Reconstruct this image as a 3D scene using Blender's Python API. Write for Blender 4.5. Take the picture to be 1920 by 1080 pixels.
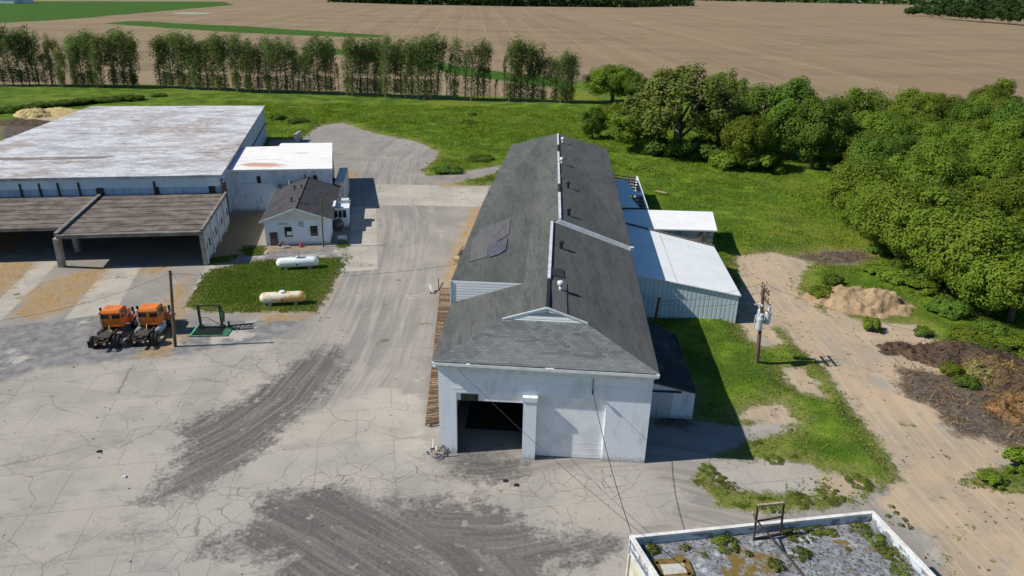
import bpy, math, random
import numpy as np
from mathutils import Vector, Matrix
for o in list(bpy.data.objects): bpy.data.objects.remove(o)
S = bpy.context.scene
COL = S.collection
R = math.radians
rng = np.random.default_rng(7)
random.seed(7)

# ---------------------------------------------------------------- camera, sky, sun
CAM_H, PITCH, ROLL, FPX = 30.0, R(23.15), R(1.2), 1333.0
_f = np.array([0, math.cos(PITCH), -math.sin(PITCH)])
_u0 = np.array([0, math.sin(PITCH), math.cos(PITCH)])
_r = math.cos(ROLL)*np.array([1., 0, 0]) + math.sin(ROLL)*_u0
_u = -math.sin(ROLL)*np.array([1., 0, 0]) + math.cos(ROLL)*_u0
CAM = np.array([0, 0, CAM_H])
cd = bpy.data.cameras.new('camera'); cam = bpy.data.objects.new('camera', cd); COL.objects.link(cam)
cd.sensor_width = 36.0; cd.lens = 36.0*FPX/1920.0; cd.clip_start = 0.5; cd.clip_end = 30000
cam.matrix_world = Matrix(((_r[0], _u[0], -_f[0], 0), (_r[1], _u[1], -_f[1], 0), (_r[2], _u[2], -_f[2], CAM_H), (0, 0, 0, 1)))
S.camera = cam
SUN_EL, SUN_AZ_A = R(43.5), 0.15            # the sun stands left of the view, slightly behind the camera
to_sun = np.array([-math.cos(SUN_EL)*math.cos(SUN_AZ_A), -math.cos(SUN_EL)*math.sin(SUN_AZ_A), math.sin(SUN_EL)])
w = bpy.data.worlds.new("World"); S.world = w; w.use_nodes = True
wn = w.node_tree; bg = wn.nodes['Background']; bg.inputs[1].default_value = 0.085
sky = wn.nodes.new('ShaderNodeTexSky'); sky.sky_type = 'NISHITA'; sky.sun_disc = False
sky.sun_elevation = SUN_EL; sky.sun_rotation = math.atan2(to_sun[0], to_sun[1]); sky.altitude = 200; sky.air_density = 1.0; sky.dust_density = 0.6; sky.ozone_density = 1.4
hsv = wn.nodes.new('ShaderNodeHueSaturation'); hsv.inputs['Saturation'].default_value = 1.35
wn.links.new(sky.outputs[0], hsv.inputs['Color']); wn.links.new(hsv.outputs[0], bg.inputs[0])
ld = bpy.data.lights.new('sun', 'SUN'); ld.energy = 5.0; ld.angle = R(0.5); ld.color = (1.0, 0.95, 0.87)
sun = bpy.data.objects.new('sun', ld); COL.objects.link(sun)
sun.rotation_euler = Vector(to_sun).to_track_quat('Z', 'Y').to_euler(); sun.location = (-60, -20, 80)
S.view_settings.view_transform = 'Standard'; S.view_settings.look = 'None'; S.view_settings.exposure = 0.14; S.view_settings.gamma = 1.0
S.cycles.max_bounces = 5; S.cycles.diffuse_bounces = 3; S.cycles.transparent_max_bounces = 6

# ---------------------------------------------------------------- surveying helpers: a sight line of the photograph met with a known height or wall
def ray(x, y): return _f + _r*(x-960)/FPX - _u*(y-540)/FPX
def at(x, y, z=0.0):
    d = ray(x, y); t = (z-CAM_H)/d[2]; p = CAM + d*t
    return np.array([p[0], p[1], z])
def onplane(x, y, p0, n):
    d = ray(x, y); n = np.array(n, float); t = ((np.array(p0)-CAM)@n)/(d@n)
    return CAM + d*t
def vup(x, y, y2):
    "height above ground point (x,y) at image row y2"
    b = at(x, y); lo, hi = 0.0, 60.0
    for _ in range(50):
        m = (lo+hi)/2; q = np.array([b[0], b[1], m])-CAM; yy = 540-FPX*(q@_u)/(q@_f)
        if yy > y2: lo = m
        else: hi = m
    return lo
class Frame:
    def __init__(s, o, ang):
        s.o = np.array(o, float); s.U = np.array([math.cos(ang), math.sin(ang), 0]); s.V = np.array([-math.sin(ang), math.cos(ang), 0]); s.ang = ang
    def W(s, u, v, z=0.0): return s.o + s.U*u + s.V*v + np.array([0, 0, z])
    def loc(s, p): q = np.array(p)-s.o; return np.array([q@s.U, q@s.V, q[2]])
    def z(s, x, y, z=0.0): return s.loc(at(x, y, z))
    def v(s, x, y, v): return s.loc(onplane(x, y, s.o+s.V*v, s.V))
    def u(s, x, y, u): return s.loc(onplane(x, y, s.o+s.U*u, s.U))

# ---------------------------------------------------------------- mesh helpers
class MB:
    def __init__(s): s.v = []; s.f = []; s.m = []; s.mi = 0
    def add(s, vs, fs):
        b = len(s.v); s.v += [tuple(map(float, p)) for p in vs]
        for f in fs: s.f.append(tuple(b+i for i in f)); s.m.append(s.mi)
        return s
    def hexa(s, p):    # 8 corners, bottom 0-3 then top 4-7
        return s.add(p, [(3, 2, 1, 0), (4, 5, 6, 7), (0, 1, 5, 4), (1, 2, 6, 5), (2, 3, 7, 6), (3, 0, 4, 7)])
    def box(s, x0, x1, y0, y1, z0, z1, W=None):
        p = [(x0, y0, z0), (x1, y0, z0), (x1, y1, z0), (x0, y1, z0), (x0, y0, z1), (x1, y0, z1), (x1, y1, z1), (x0, y1, z1)]
        if W: p = [W(*q) for q in p]
        return s.hexa(p)
    def slab(s, poly, t):      # polygon (top) thickened downwards
        n = len(poly); top = [np.array(p, float) for p in poly]; bot = [p-np.array([0, 0, t]) for p in top]
        return s.add(top+bot, [tuple(range(n)), tuple(range(2*n-1, n-1, -1))]+[(i, i+n, (i+1) % n+n, (i+1) % n) for i in range(n)])
    def prism(s, poly, d):     # polygon pushed along d
        n = len(poly); a = [np.array(p, float) for p in poly]; b = [p+np.array(d, float) for p in a]
        return s.add(a+b, [tuple(range(n)), tuple(range(2*n-1, n-1, -1))]+[(i, i+n, (i+1) % n+n, (i+1) % n) for i in range(n)])
    def bar(s, a, b, w, h=None):
        a = np.array(a, float); b = np.array(b, float); h = h or w; d = b-a; d /= np.linalg.norm(d)
        ref = np.array([0, 0, 1.]) if abs(d[2]) < .95 else np.array([0, 1., 0]); x = np.cross(d, ref); x /= np.linalg.norm(x); y = np.cross(x, d)
        q = [(-1, -1), (1, -1), (1, 1), (-1, 1)]
        return s.hexa([a+x*i*w/2+y*j*h/2 for i, j in q]+[b+x*i*w/2+y*j*h/2 for i, j in q])
    def tube(s, path, r, n=8):
        path = [np.array(p, float) for p in path]; rr = r if hasattr(r, '__len__') else [r]*len(path); vs = []
        for i, p in enumerate(path):
            d = path[min(i+1, len(path)-1)]-path[max(i-1, 0)]; d = d/(np.linalg.norm(d)+1e-9)
            ref = np.array([0, 0, 1.]) if abs(d[2]) < .9 else np.array([0, 1., 0]); x = np.cross(d, ref); x /= np.linalg.norm(x); y = np.cross(d, x)
            vs += [p+rr[i]*(x*math.cos(2*math.pi*k/n)+y*math.sin(2*math.pi*k/n)) for k in range(n)]
        fs = [(i*n+k, i*n+(k+1) % n, (i+1)*n+(k+1) % n, (i+1)*n+k) for i in range(len(path)-1) for k in range(n)]
        fs += [tuple(range(n-1, -1, -1)), tuple(range((len(path)-1)*n, len(path)*n))]
        return s.add(vs, fs)
    def capsule(s, a, b, r, n=16, k=5):
        a = np.array(a, float); b = np.array(b, float); d = (b-a)/np.linalg.norm(b-a); path = []; rr = []
        for i in range(k+1):
            t = math.pi/2*(1-i/k); path.append(a+d*r*(1-math.sin(t))); rr.append(max(r*math.cos(t), .01))
        for i in range(k+1):
            t = math.pi/2*(i/k); path.append(b-d*r*(1-math.sin(t))); rr.append(max(r*math.cos(t), .01))
        return s.tube(path, rr, n)
    def build(s, name, mat, parent=None, smooth=False):
        me = bpy.data.meshes.new(name)
        off = np.array([float(x) for x in parent['_w']]) if parent is not None and '_w' in parent else np.zeros(3)
        me.from_pydata([tuple(np.array(p)-off) for p in s.v], [], s.f)
        for m in (mat if isinstance(mat, (list, tuple)) else [mat]): me.materials.append(m)
        if isinstance(mat, (list, tuple)): me.polygons.foreach_set('material_index', s.m)
        import bmesh
        bm = bmesh.new(); bm.from_mesh(me); bmesh.ops.recalc_face_normals(bm, faces=bm.faces); bm.to_mesh(me); bm.free()
        if smooth: me.polygons.foreach_set('use_smooth', [True]*len(me.polygons))
        o = bpy.data.objects.new(name, me); COL.objects.link(o)
        if parent is not None:
            o.parent = parent
            o['_w'] = [float(x) for x in off]
        return o
def tag(o, label, cat, group=None, kind=None):
    if label: o['label'] = label
    if cat: o['category'] = cat
    if group: o['group'] = group
    if kind: o['kind'] = kind
    return o
def thing(name, label, cat, loc, group=None):
    o = bpy.data.objects.new(name, None); COL.objects.link(o); o.location = tuple(map(float, loc)); o['_w'] = [float(x) for x in loc]
    o.empty_display_size = .5
    return tag(o, label, cat, group)
def dup(root, loc, label, rotz=0.0, scale=1.0, group=None):
    c = root.copy(); COL.objects.link(c); c.location = tuple(map(float, loc)); c.rotation_euler = (0, 0, rotz); c.scale = (scale if hasattr(scale, '__len__') else (scale,)*3); c['label'] = label
    if group: c['group'] = group
    for ch in list(root.children):
        d = ch.copy(); COL.objects.link(d); d.parent = c
        for g in list(ch.children):
            e = g.copy(); COL.objects.link(e); e.parent = d
    return c

# ---------------------------------------------------------------- material helpers
class NT:
    def __init__(s, name, rough=.85, spec=.25):
        s.m = bpy.data.materials.new(name); s.m.use_nodes = True; s.t = s.m.node_tree; s.b = s.t.nodes['Principled BSDF']
        s.b.inputs['Roughness'].default_value = rough; s.b.inputs['Specular IOR Level'].default_value = spec
    def n(s, ty, **kw):
        x = s.t.nodes.new(ty)
        for k, v in kw.items(): setattr(x, k, v)
        return x
    def put(s, sock, v):
        if hasattr(v, 'is_output'): s.t.links.new(v, sock)
        elif isinstance(v, (tuple, list)) and len(v) == 3 and sock.type == 'RGBA': sock.default_value = (*v, 1)
        else: sock.default_value = v
    def pos(s): return s.n('ShaderNodeNewGeometry').outputs['Position']
    def obj(s): return s.n('ShaderNodeTexCoord').outputs['Object']
    def island(s): return s.n('ShaderNodeNewGeometry').outputs['Random Per Island']
    def rnd(s): return s.n('ShaderNodeObjectInfo').outputs['Random']
    def map(s, vec, sc=(1, 1, 1), rot=(0, 0, 0), loc=(0, 0, 0)):
        x = s.n('ShaderNodeMapping'); s.put(x.inputs[0], vec); x.inputs['Scale'].default_value = sc; x.inputs['Rotation'].default_value = rot; x.inputs['Location'].default_value = loc
        return x.outputs[0]
    def noise(s, vec, scale, detail=4, rough=.55, dist=0.0):
        x = s.n('ShaderNodeTexNoise'); s.put(x.inputs['Vector'], vec); x.inputs['Scale'].default_value = scale; x.inputs['Detail'].default_value = detail; x.inputs['Roughness'].default_value = rough; x.inputs['Distortion'].default_value = dist
        return x.outputs['Fac']
    def voro(s, vec, scale, feat='F1', out='Distance', rnd=1.0):
        x = s.n('ShaderNodeTexVoronoi', feature=feat); s.put(x.inputs['Vector'], vec); x.inputs['Scale'].default_value = scale; x.inputs['Randomness'].default_value = rnd
        return x.outputs[out]
    def sm(s, v, lo, hi, a=0.0, b=1.0):
        x = s.n('ShaderNodeMapRange', interpolation_type='SMOOTHSTEP'); s.put(x.inputs[0], v)
        for i, q in enumerate((lo, hi, a, b)): s.put(x.inputs[1+i], q)
        return x.outputs[0]
    def math(s, op, a, b=0.0, c=0.0):
        x = s.n('ShaderNodeMath', operation=op); s.put(x.inputs[0], a); s.put(x.inputs[1], b); s.put(x.inputs[2], c); return x.outputs[0]
    def mix(s, f, a, b, mode='MIX'):
        x = s.n('ShaderNodeMix', data_type='RGBA', blend_type=mode); s.put(x.inputs[0], f); s.put(x.inputs[6], a); s.put(x.inputs[7], b); return x.outputs[2]
    def attr(s, name): return s.n('ShaderNodeAttribute', attribute_name=name).outputs['Fac']
    def comb(s, x, y, z=0.0):
        q = s.n('ShaderNodeCombineXYZ'); s.put(q.inputs[0], x); s.put(q.inputs[1], y); s.put(q.inputs[2], z); return q.outputs[0]
    def sep(s, v): q = s.n('ShaderNodeSeparateXYZ'); s.put(q.inputs[0], v); return q.outputs
    def bump(s, h, strength=.4, dist=.05):
        x = s.n('ShaderNodeBump'); s.put(x.inputs['Height'], h); s.put(x.inputs['Strength'], strength); x.inputs['Distance'].default_value = dist
        s.t.links.new(x.outputs[0], s.b.inputs['Normal'])
    def base(s, c): s.put(s.b.inputs['Base Color'], c); return s.m
def plain(name, c, c2=None, scale=3.0, rough=.75, spec=.3, metal=0.0, bump=.0, lo=.4, hi=.65, stretch=(1, 1, 1), fine=None):
    t = NT(name, rough, spec); t.b.inputs['Metallic'].default_value = metal
    if c2 is None: c2 = tuple(x*.75 for x in c)
    v = t.map(t.obj(), stretch); n1 = t.noise(v, scale, 6, .6); col = t.mix(t.sm(n1, lo, hi), c, c2)
    if fine: col = t.mix(t.sm(t.noise(v, scale*7, 3), .45, .75, 0, fine), col, tuple(x*.5 for x in c))
    if bump: t.bump(n1, bump, .03)
    return t.base(col)

# ================================================================ GROUND
def polyw(pts): return np.array([(p[1], p[2]) if p[0] == 'w' else tuple(at(p[0], p[1])[:2]) for p in pts])
def sdf(P, poly):
    n = len(poly); d = np.full(len(P), 1e9); ins = np.zeros(len(P), bool)
    for i in range(n):
        a = poly[i]; b = poly[(i+1) % n]; e = b-a; q = P-a
        h = np.clip((q@e)/(e@e+1e-12), 0, 1); d = np.minimum(d, np.hypot(*(q-h[:, None]*e).T))
        c = ((a[1] > P[:, 1]) != (b[1] > P[:, 1]))
        with np.errstate(divide='ignore', invalid='ignore'): xx = (b[0]-a[0])*(P[:, 1]-a[1])/(b[1]-a[1])+a[0]
        ins ^= c & (P[:, 0] < xx)
    return np.where(ins, d, -d)
def vnoise(P, sc, seed=0):
    q = P/sc; i = np.floor(q).astype(int); fr = q-i; fr = fr*fr*(3-2*fr)
    def h(a, b): x = np.sin(a*127.1+b*311.7+seed*74.7)*43758.5453; return x-np.floor(x)
    a = h(i[:, 0], i[:, 1]); b = h(i[:, 0]+1, i[:, 1]); c = h(i[:, 0], i[:, 1]+1); d = h(i[:, 0]+1, i[:, 1]+1)
    return (a*(1-fr[:, 0])+b*fr[:, 0])*(1-fr[:, 1])+(c*(1-fr[:, 0])+d*fr[:, 0])*fr[:, 1]

POLY = dict(
 yard=[[(-500, 1300), (-500, 430), (0, 338), (160, 300), (300, 300), (500, 300), (505, 262), (560, 262), (600, 236), (640, 230), (700, 250), (780, 265), (822, 284), (815, 300), (792, 318), (797, 331), (850, 326), (935, 311), (940, 322), (850, 345), (870, 348), (1000, 346), (1100, 600), (1236, 690), (1290, 790), (1400, 800), (1480, 785), (1490, 806), (1400, 830), (1330, 860), (1300, 900), (1340, 945), (1420, 962), (1560, 952), (1680, 910), (1760, 1010), (1900, 1300)],
       [(1330, 868), (1400, 860), (1510, 868), (1562, 893), (1530, 928), (1420, 925), (1340, 905)]],
 dirt=[[(1385, 603), (1440, 610), (1472, 640), (1440, 652), (1405, 640)], [(1462, 690), (1500, 690), (1535, 720), (1545, 745), (1500, 735), (1475, 712)], [(1385, 785), (1400, 765), (1465, 755), (1492, 790), (1480, 800)], [(1530, 880), (1570, 890), (1640, 900), (1600, 935), (1540, 930)], [(1380, 478), (1450, 474), (1530, 492), (1500, 515), (1500, 560), (1550, 590), (1640, 640), (1700, 650), (1780, 660), (1930, 700), (2200, 800), (2200, 930), (1920, 870), (1840, 880), (1800, 905), (1900, 925), (2200, 950), (2200, 1300), (1830, 1300), (1760, 1010), (1640, 945), (1692, 900), (1655, 840), (1600, 772), (1548, 692), (1500, 655), (1465, 612), (1425, 615), (1380, 604), (1388, 540)],
       [(1540, 560), (1600, 600), (1720, 610), (1760, 650), (1640, 650), (1560, 625)],
       [(10, 245), (60, 215), (130, 208), (160, 215), (110, 240), (50, 255)]],
 conc=[[(-500, 790), (0, 722), (70, 692), (330, 668), (500, 638), (575, 640), (545, 700), (470, 790), (600, 770), (720, 722), (790, 745), (808, 860), (1000, 884), (1210, 880), (1300, 940), (1200, 990), (1180, 1300), (-700, 1300)],
       [(1330, 868), (1400, 860), (1510, 868), (1562, 893), (1530, 928), (1420, 925), (1340, 905)], [(1395, 780), (1480, 778), (1490, 806), (1400, 812)]],
 slab=[[(705, 345), (915, 350), (912, 388), (705, 384)], [(660, 388), (705, 386), (708, 505), (640, 510), (655, 462)],
      [(0, 560), (70, 490), (110, 490), (60, 545), (-40, 640), (-100, 640)], [(165, 545), (205, 498), (265, 500), (215, 585), (120, 600)], [(345, 575), (390, 490), (405, 500), (352, 590)]],
 tarm=[[(-200, 640), (0, 612), (100, 600), (180, 580), (330, 600), (480, 600), (560, 590), (600, 575), (540, 625), (480, 642), (330, 668), (70, 690), (0, 722), (-300, 760)],
       [(395, 500), (480, 470), (640, 462), (632, 486), (545, 484), (470, 490)]],
 dark=[[(281, 930), (328, 893), (356, 842), (345, 800), (385, 784), (422, 771), (460, 750), (515, 715), (560, 680), (620, 655), (640, 690), (590, 745), (540, 790), (490, 835), (430, 880), (356, 920)],
       [(390, 1026), (470, 1008), (505, 935), (586, 922), (642, 914), (680, 940), (759, 946), (820, 942), (900, 952), (985, 985), (1010, 1005), (1155, 1018), (1120, 1040), (1020, 1056), (985, 1110), (490, 1110), (540, 1057), (562, 1040), (480, 1034)],
       [(830, 850), (975, 865), (985, 885), (900, 905), (860, 880)]],
 straw=[[(884, 392), (915, 380), (915, 430), (885, 480), (868, 520), (845, 575), (826, 570), (832, 515), (856, 455)],
        [(-120, 560), (0, 492), (75, 486), (20, 540), (-60, 600)], [(100, 522), (165, 505), (215, 494), (180, 535), (130, 580), (60, 600), (20, 590), (60, 545)],
        [(262, 505), (330, 492), (300, 512), (265, 515)], [(322, 545), (350, 515), (345, 580), (345, 640), (300, 672), (262, 668), (290, 620)],
        [(475, 584), (560, 590), (592, 578), (630, 512), (620, 548), (580, 596), (500, 606)], [(632, 322), (662, 318), (672, 330), (640, 342)], [(820, 344), (905, 340), (905, 349), (830, 349)],
        [(0, 440), (60, 430), (20, 470), (-60, 490)], [(455, 470), (500, 462), (610, 464), (500, 472)], [(390, 410), (440, 400), (500, 400), (480, 470), (400, 500)]],
 ash=[[(1680, 690), (1760, 700), (1830, 690), (1930, 710), (2100, 760), (2100, 860), (1920, 850), (1840, 822), (1790, 815), (1750, 765), (1690, 740)], [(1485, 480), (1545, 470), (1610, 470), (1640, 482), (1600, 496), (1540, 496)], [(1240, 720), (1300, 740), (1300, 800), (1230, 800)], [(5, 238), (60, 222), (115, 232), (70, 256), (0, 262)]],
 lawn=[[(345, 578), (385, 512), (405, 505), (470, 492), (545, 484), (640, 483), (632, 512), (612, 548), (590, 585), (480, 584), (400, 585)], [(452, 464), (492, 462), (490, 478), (455, 482)], [(384, 484), (440, 480), (425, 492), (380, 496)], [(630, 455), (655, 460), (635, 468)]],
 field=[[('w', -9000, 212), ('w', -150, 212), (250, 157), (500, 168), (800, 178), (1040, 184), (1085, 150), (1200, 165), (1250, 160), (1400, 200), (1560, 250), (1700, 262), ('w', 95, 128), ('w', 140, 118), ('w', 300, 110), ('w', 9000, 100), ('w', 9000, 11000), ('w', -9000, 11000)]],
 gfield=[[('w', -900, 490), (-300, 58), (0, 43), (120, 37), (200, 30), (440, 9), (420, 3), (0, 2), ('w', -2500, 1300)], [(195, 44), (240, 38), (300, 42), (470, 50), (720, 66), (700, 71), (460, 62), (300, 52)], [(540, 88), (640, 92), (760, 105), (860, 122), (1050, 148), (1085, 162), (1060, 168), (850, 138), (700, 112)]],
 yel=[[(240, 165), (262, 140), (300, 142), (310, 166)], [(800, 186), (860, 150), (1000, 160), (1085, 168), (1130, 180), (1100, 196)], [(380, 168), (420, 150), (500, 150), (520, 174)], [(1250, 130), (1280, 110), (1320, 160)], [(640, 172), (660, 150), (900, 165), (900, 184)]],
 crack=[[(560, 880), (830, 860), (850, 905), (700, 925), (560, 930)], [(300, 940), (520, 920), (560, 1010), (300, 1060)], [(380, 740), (520, 690), (560, 620), (480, 660)], [(950, 870), (1200, 880), (1180, 940), (950, 930)]],
)
FLOW = [[(780, 262), (740, 300), (728, 345), (735, 420), (728, 480), (705, 550), (680, 620), (650, 680), (590, 760), (480, 840), (330, 920), (200, 960)],
        [(520, 900), (620, 945), (720, 1000), (820, 1060), (900, 1150)],
        [(820, 960), (930, 965), (1020, 950), (1120, 925), (1250, 915), (1400, 950)],
        [(1420, 470), (1470, 560), (1560, 665), (1620, 760), (1700, 860), (1800, 960), (1920, 1080), (2000, 1200)]]
def axis(lo, hi, step, farlo, farhi, g):
    c = list(np.arange(lo, hi+1e-6, step)); s = step; x = c[-1]
    while x < farhi: s *= g; x += s; c.append(x)
    s = step; x = c[0]; pre = []
    while x > farlo: s *= g; x -= s; pre.append(x)
    return np.array(pre[::-1]+c)
gx = axis(-62, 52, .42, -9000, 9000, 1.045); gy = axis(20, 112, .42, -400, 11000, 1.035)
GX, GY = np.meshgrid(gx, gy); GP = np.stack([GX.ravel(), GY.ravel()], 1)
ATT = {}
for k, pl in POLY.items():
    d = np.full(len(GP), -1e9)
    for p in pl: d = np.maximum(d, sdf(GP, polyw(p)))
    ATT[k] = np.clip(d, -60, 60)
hard = np.maximum(np.maximum(ATT['yard'], ATT['dirt']), ATT['ash']); hard = np.minimum(hard, -ATT['lawn']); ATT['hard'] = hard
best = np.full(len(GP), 1e9); lat = np.zeros(len(GP)); alo = np.zeros(len(GP))
for fi, pl in enumerate(FLOW):
    q = polyw(pl); acc = 0.0
    for i in range(len(q)-1):
        e = q[i+1]-q[i]; L = np.hypot(*e); d = GP-q[i]; h = np.clip((d@e)/(L*L), 0, 1); v = d-h[:, None]*e; dist = np.hypot(*v.T)
        m = dist < best; sg = np.sign(e[0]*d[:, 1]-e[1]*d[:, 0])
        best = np.where(m, dist, best); lat = np.where(m, sg*dist+fi*50, lat); alo = np.where(m, acc+h*L+fi*200, alo); acc += L
ATT['lat'] = lat; ATT['alo'] = alo; ATT['fd'] = np.clip(best, 0, 40)
veg = np.clip((-hard-.3)/1.5, 0, 1)*np.clip((-ATT['field'])/4, 0, 1)
near = np.clip((260-GP[:, 1])/60, 0, 1)
GZ = veg*near*(.28*(vnoise(GP, 2.3, 1)+.6*vnoise(GP, .9, 2))+.5*vnoise(GP, 9, 3)-.2)*.75
GZ = np.where(ATT['lawn'] > -.5, GZ*.12, GZ)
GZ = np.maximum(GZ, 0)+np.clip(ATT['ash'], 0, 2)*.12*vnoise(GP, 1.5, 5)
GZ = GZ - np.clip((np.hypot(GP[:,0],GP[:,1])-3000)/1000,0,6)*0.0
def ground_height(p):
    i = np.clip(np.searchsorted(gx, p[:, 0])-1, 0, len(gx)-2); j = np.clip(np.searchsorted(gy, p[:, 1])-1, 0, len(gy)-2)
    return GZ.reshape(GX.shape)[j, i]
def att_at(k, p):
    i = np.clip(np.searchsorted(gx, p[:, 0])-1, 0, len(gx)-2); j = np.clip(np.searchsorted(gy, p[:, 1])-1, 0, len(gy)-2)
    return ATT[k].reshape(GX.shape)[j, i]
nx, ny = len(gx), len(gy)
me = bpy.data.meshes.new('ground'); me.vertices.add(nx*ny); me.vertices.foreach_set('co', np.column_stack([GP, GZ]).ravel())
ii = (np.arange(ny-1)[:, None]*nx+np.arange(nx-1)[None, :]).ravel(); quads = np.stack([ii, ii+1, ii+1+nx, ii+nx], 1)
me.loops.add(quads.size); me.polygons.add(len(quads)); me.loops.foreach_set('vertex_index', quads.ravel().astype(np.int32)); me.polygons.foreach_set('loop_start', (np.arange(len(quads))*4).astype(np.int32)); me.update(calc_edges=True)
me.polygons.foreach_set('use_smooth', [True]*len(quads))
for k in ('hard', 'conc', 'slab', 'tarm', 'dark', 'straw', 'dirt', 'ash', 'lawn', 'field', 'gfield', 'yel', 'crack', 'lat', 'alo', 'fd'):
    a = me.attributes.new(k, 'FLOAT', 'POINT'); a.data.foreach_set('value', ATT[k].astype(np.float32))
ground = bpy.data.objects.new('ground', me); COL.objects.link(ground); ground['kind'] = 'structure'

def ground_material():
    t = NT('ground', .95, .1); p = t.pos()
    n_big = t.noise(p, .035, 3); n_mid = t.noise(p, .22, 5, .6); n_1 = t.noise(p, .9, 5, .6); n_f = t.noise(p, 4.0, 4, .65); n_ff = t.noise(p, 14.0, 2, .6)
    wob = t.math('ADD', t.math('MULTIPLY', t.math('SUBTRACT', n_1, .5), 2.2), t.math('MULTIPLY', t.math('SUBTRACT', n_f, .5), 1.0))
    def mask(k, w=.25, amp=1.0, off=0.0): return t.sm(t.math('ADD', t.math('MULTIPLY_ADD', wob, amp, off), t.attr(k)), -w, w)
    lat, alo = t.attr('lat'), t.attr('alo')
    fv = t.comb(t.math('MULTIPLY', lat, 2.6), t.math('MULTIPLY', alo, .10), 0.0); st1 = t.noise(fv, 1.0, 4, .65)
    fv2 = t.comb(t.math('MULTIPLY', lat, .8), t.math('MULTIPLY', alo, .05), 3.0); st2 = t.noise(fv2, 1.0, 3, .6)
    # --- vegetation
    g = t.mix(t.sm(n_1, .35, .7), (.095, .165, .014), (.160, .245, .020))
    g = t.mix(t.sm(n_mid, .40, .64), t.mix(t.sm(n_f, .3, .7), (.042, .088, .010), (.075, .130, .013)), g)
    g = t.mix(t.sm(n_big, .52, .68, 0, .65), g, (.17, .185, .028))
    nv = t.noise(t.map(p, (1, 1, 1), loc=(31, 7, 0)), .5, 6, .65)
    g = t.mix(t.sm(nv, .60, .72, 0, .55), g, (.17, .15, .045))
    g = t.mix(t.sm(n_ff, .5, .75, 0, .5), g, (.03, .06, .008))
    lawn = t.mix(t.sm(n_1, .3, .7), (.060, .105, .011), (.085, .132, .015))
    lawn = t.mix(t.sm(n_f, .5, .8, 0, .5), lawn, (.03, .05, .008))
    g = t.mix(mask('lawn', .2, .3, .3), g, lawn)
    g = t.mix(mask('yel', 3, 3), g, t.mix(t.sm(n_mid, .4, .6), (.18, .20, .022), (.11, .15, .02)))
    # --- far fields
    ang = R(-3.4)
    fx = t.map(p, (1, 1, 1), (0, 0, ang)); sx = t.sep(fx)
    tr = t.noise(t.comb(t.math('MULTIPLY', sx[0], .085), t.math('MULTIPLY', sx[1], .002), 0), 1.0, 4, .7)
    tl = t.math('ABSOLUTE', t.math('SUBTRACT', t.math('FRACT', t.math('MULTIPLY', sx[0], 1/17.0)), .5))
    fn = t.noise(t.map(p, (.012, .03, 1)), 1.0, 5, .65)
    fcol = t.mix(t.sm(tr, .28, .76), (.232, .166, .102), (.295, .225, .134))
    fcol = t.mix(t.sm(fn, .42, .66, 0, .75), fcol, (.19, .138, .092))
    fcol = t.mix(t.math('MULTIPLY', t.sm(tl, .04, .015), t.sm(fn, .40, .62, .05, .55)), fcol, (.38, .31, .19))
    fcol = t.mix(t.sm(t.noise(t.map(p, (.02, .006, 1), (0, 0, .1)), 1.0, 4, .6), .58, .72, 0, .6), fcol, (.21, .20, .075))
    gf = t.mix(t.sm(n_mid, .4, .6), (.055, .125, .012), (.035, .085, .010))
    fcol = t.mix(t.sm(t.math('MULTIPLY_ADD', t.math('SUBTRACT', fn, .5), 14, t.attr('gfield')), -2.5, 2.5), fcol, gf)
    veg = t.mix(t.sm(t.math('MULTIPLY_ADD', wob, 1.5, t.attr('field')), -1.5, 1.5), g, fcol)
    # --- hard ground
    grav = t.mix(t.sm(n_mid, .35, .65), (.235, .216, .192), (.295, .267, .232))
    grav = t.mix(t.math('MULTIPLY', t.sm(st1, .40, .62), t.sm(t.attr('fd'), 8, 3, 0, .55)), grav, (.37, .338, .295))
    grav = t.mix(t.math('MULTIPLY', t.sm(st2, .48, .62), t.sm(t.attr('fd'), 9, 4, 0, .7)), grav, (.205, .192, .178))
    grav = t.mix(t.sm(t.noise(t.map(p, (1, 1, 1), loc=(9, 3, 1)), .45, 5, .65), .60, .70, 0, .8), grav, (.39, .355, .30))
    tarm = t.mix(t.sm(n_1, .4, .62), (.165, .163, .163), (.25, .238, .222)); tarm = t.mix(t.sm(n_mid, .55, .62, 0, .85), tarm, (.42, .385, .33))
    hardc = t.mix(mask('tarm', .3, .9), grav, tarm)
    vj = t.map(p, (1, 1, 1), (0, 0, R(-11)))
    br = t.n('ShaderNodeTexBrick'); t.put(br.inputs['Vector'], t.map(p, (1, 1, 1), (0, 0, R(-11)))); br.inputs['Scale'].default_value = 1.0; br.offset = .5
    for nm, v in (('Mortar Size', .022), ('Mortar Smooth', .3), ('Brick Width', 5.2), ('Row Height', 4.3), ('Bias', 0.0)): br.inputs[nm].default_value = v
    br.inputs['Color1'].default_value = (0, 0, 0, 1); br.inputs['Color2'].default_value = (1, 1, 1, 1)
    slabtone = t.sep(br.outputs['Color'])[0]
    conc = t.mix(t.sm(n_mid, .38, .62), (.372, .337, .284), (.288, .266, .232))
    conc = t.mix(t.math('MULTIPLY', slabtone, .35), conc, (.40, .372, .325))
    conc = t.mix(t.sm(n_f, .48, .75, 0, .5), conc, (.27, .25, .225)); conc = t.mix(t.sm(t.noise(t.map(p, (.6, 1.3, 1), (0, 0, R(-11)), (5, 1, 7)), .55, 7, .7), .54, .68, 0, .65), conc, (.24, .225, .205)); conc = t.mix(t.sm(n_1, .58, .72, 0, .45), conc, (.33, .30, .265))
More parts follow.
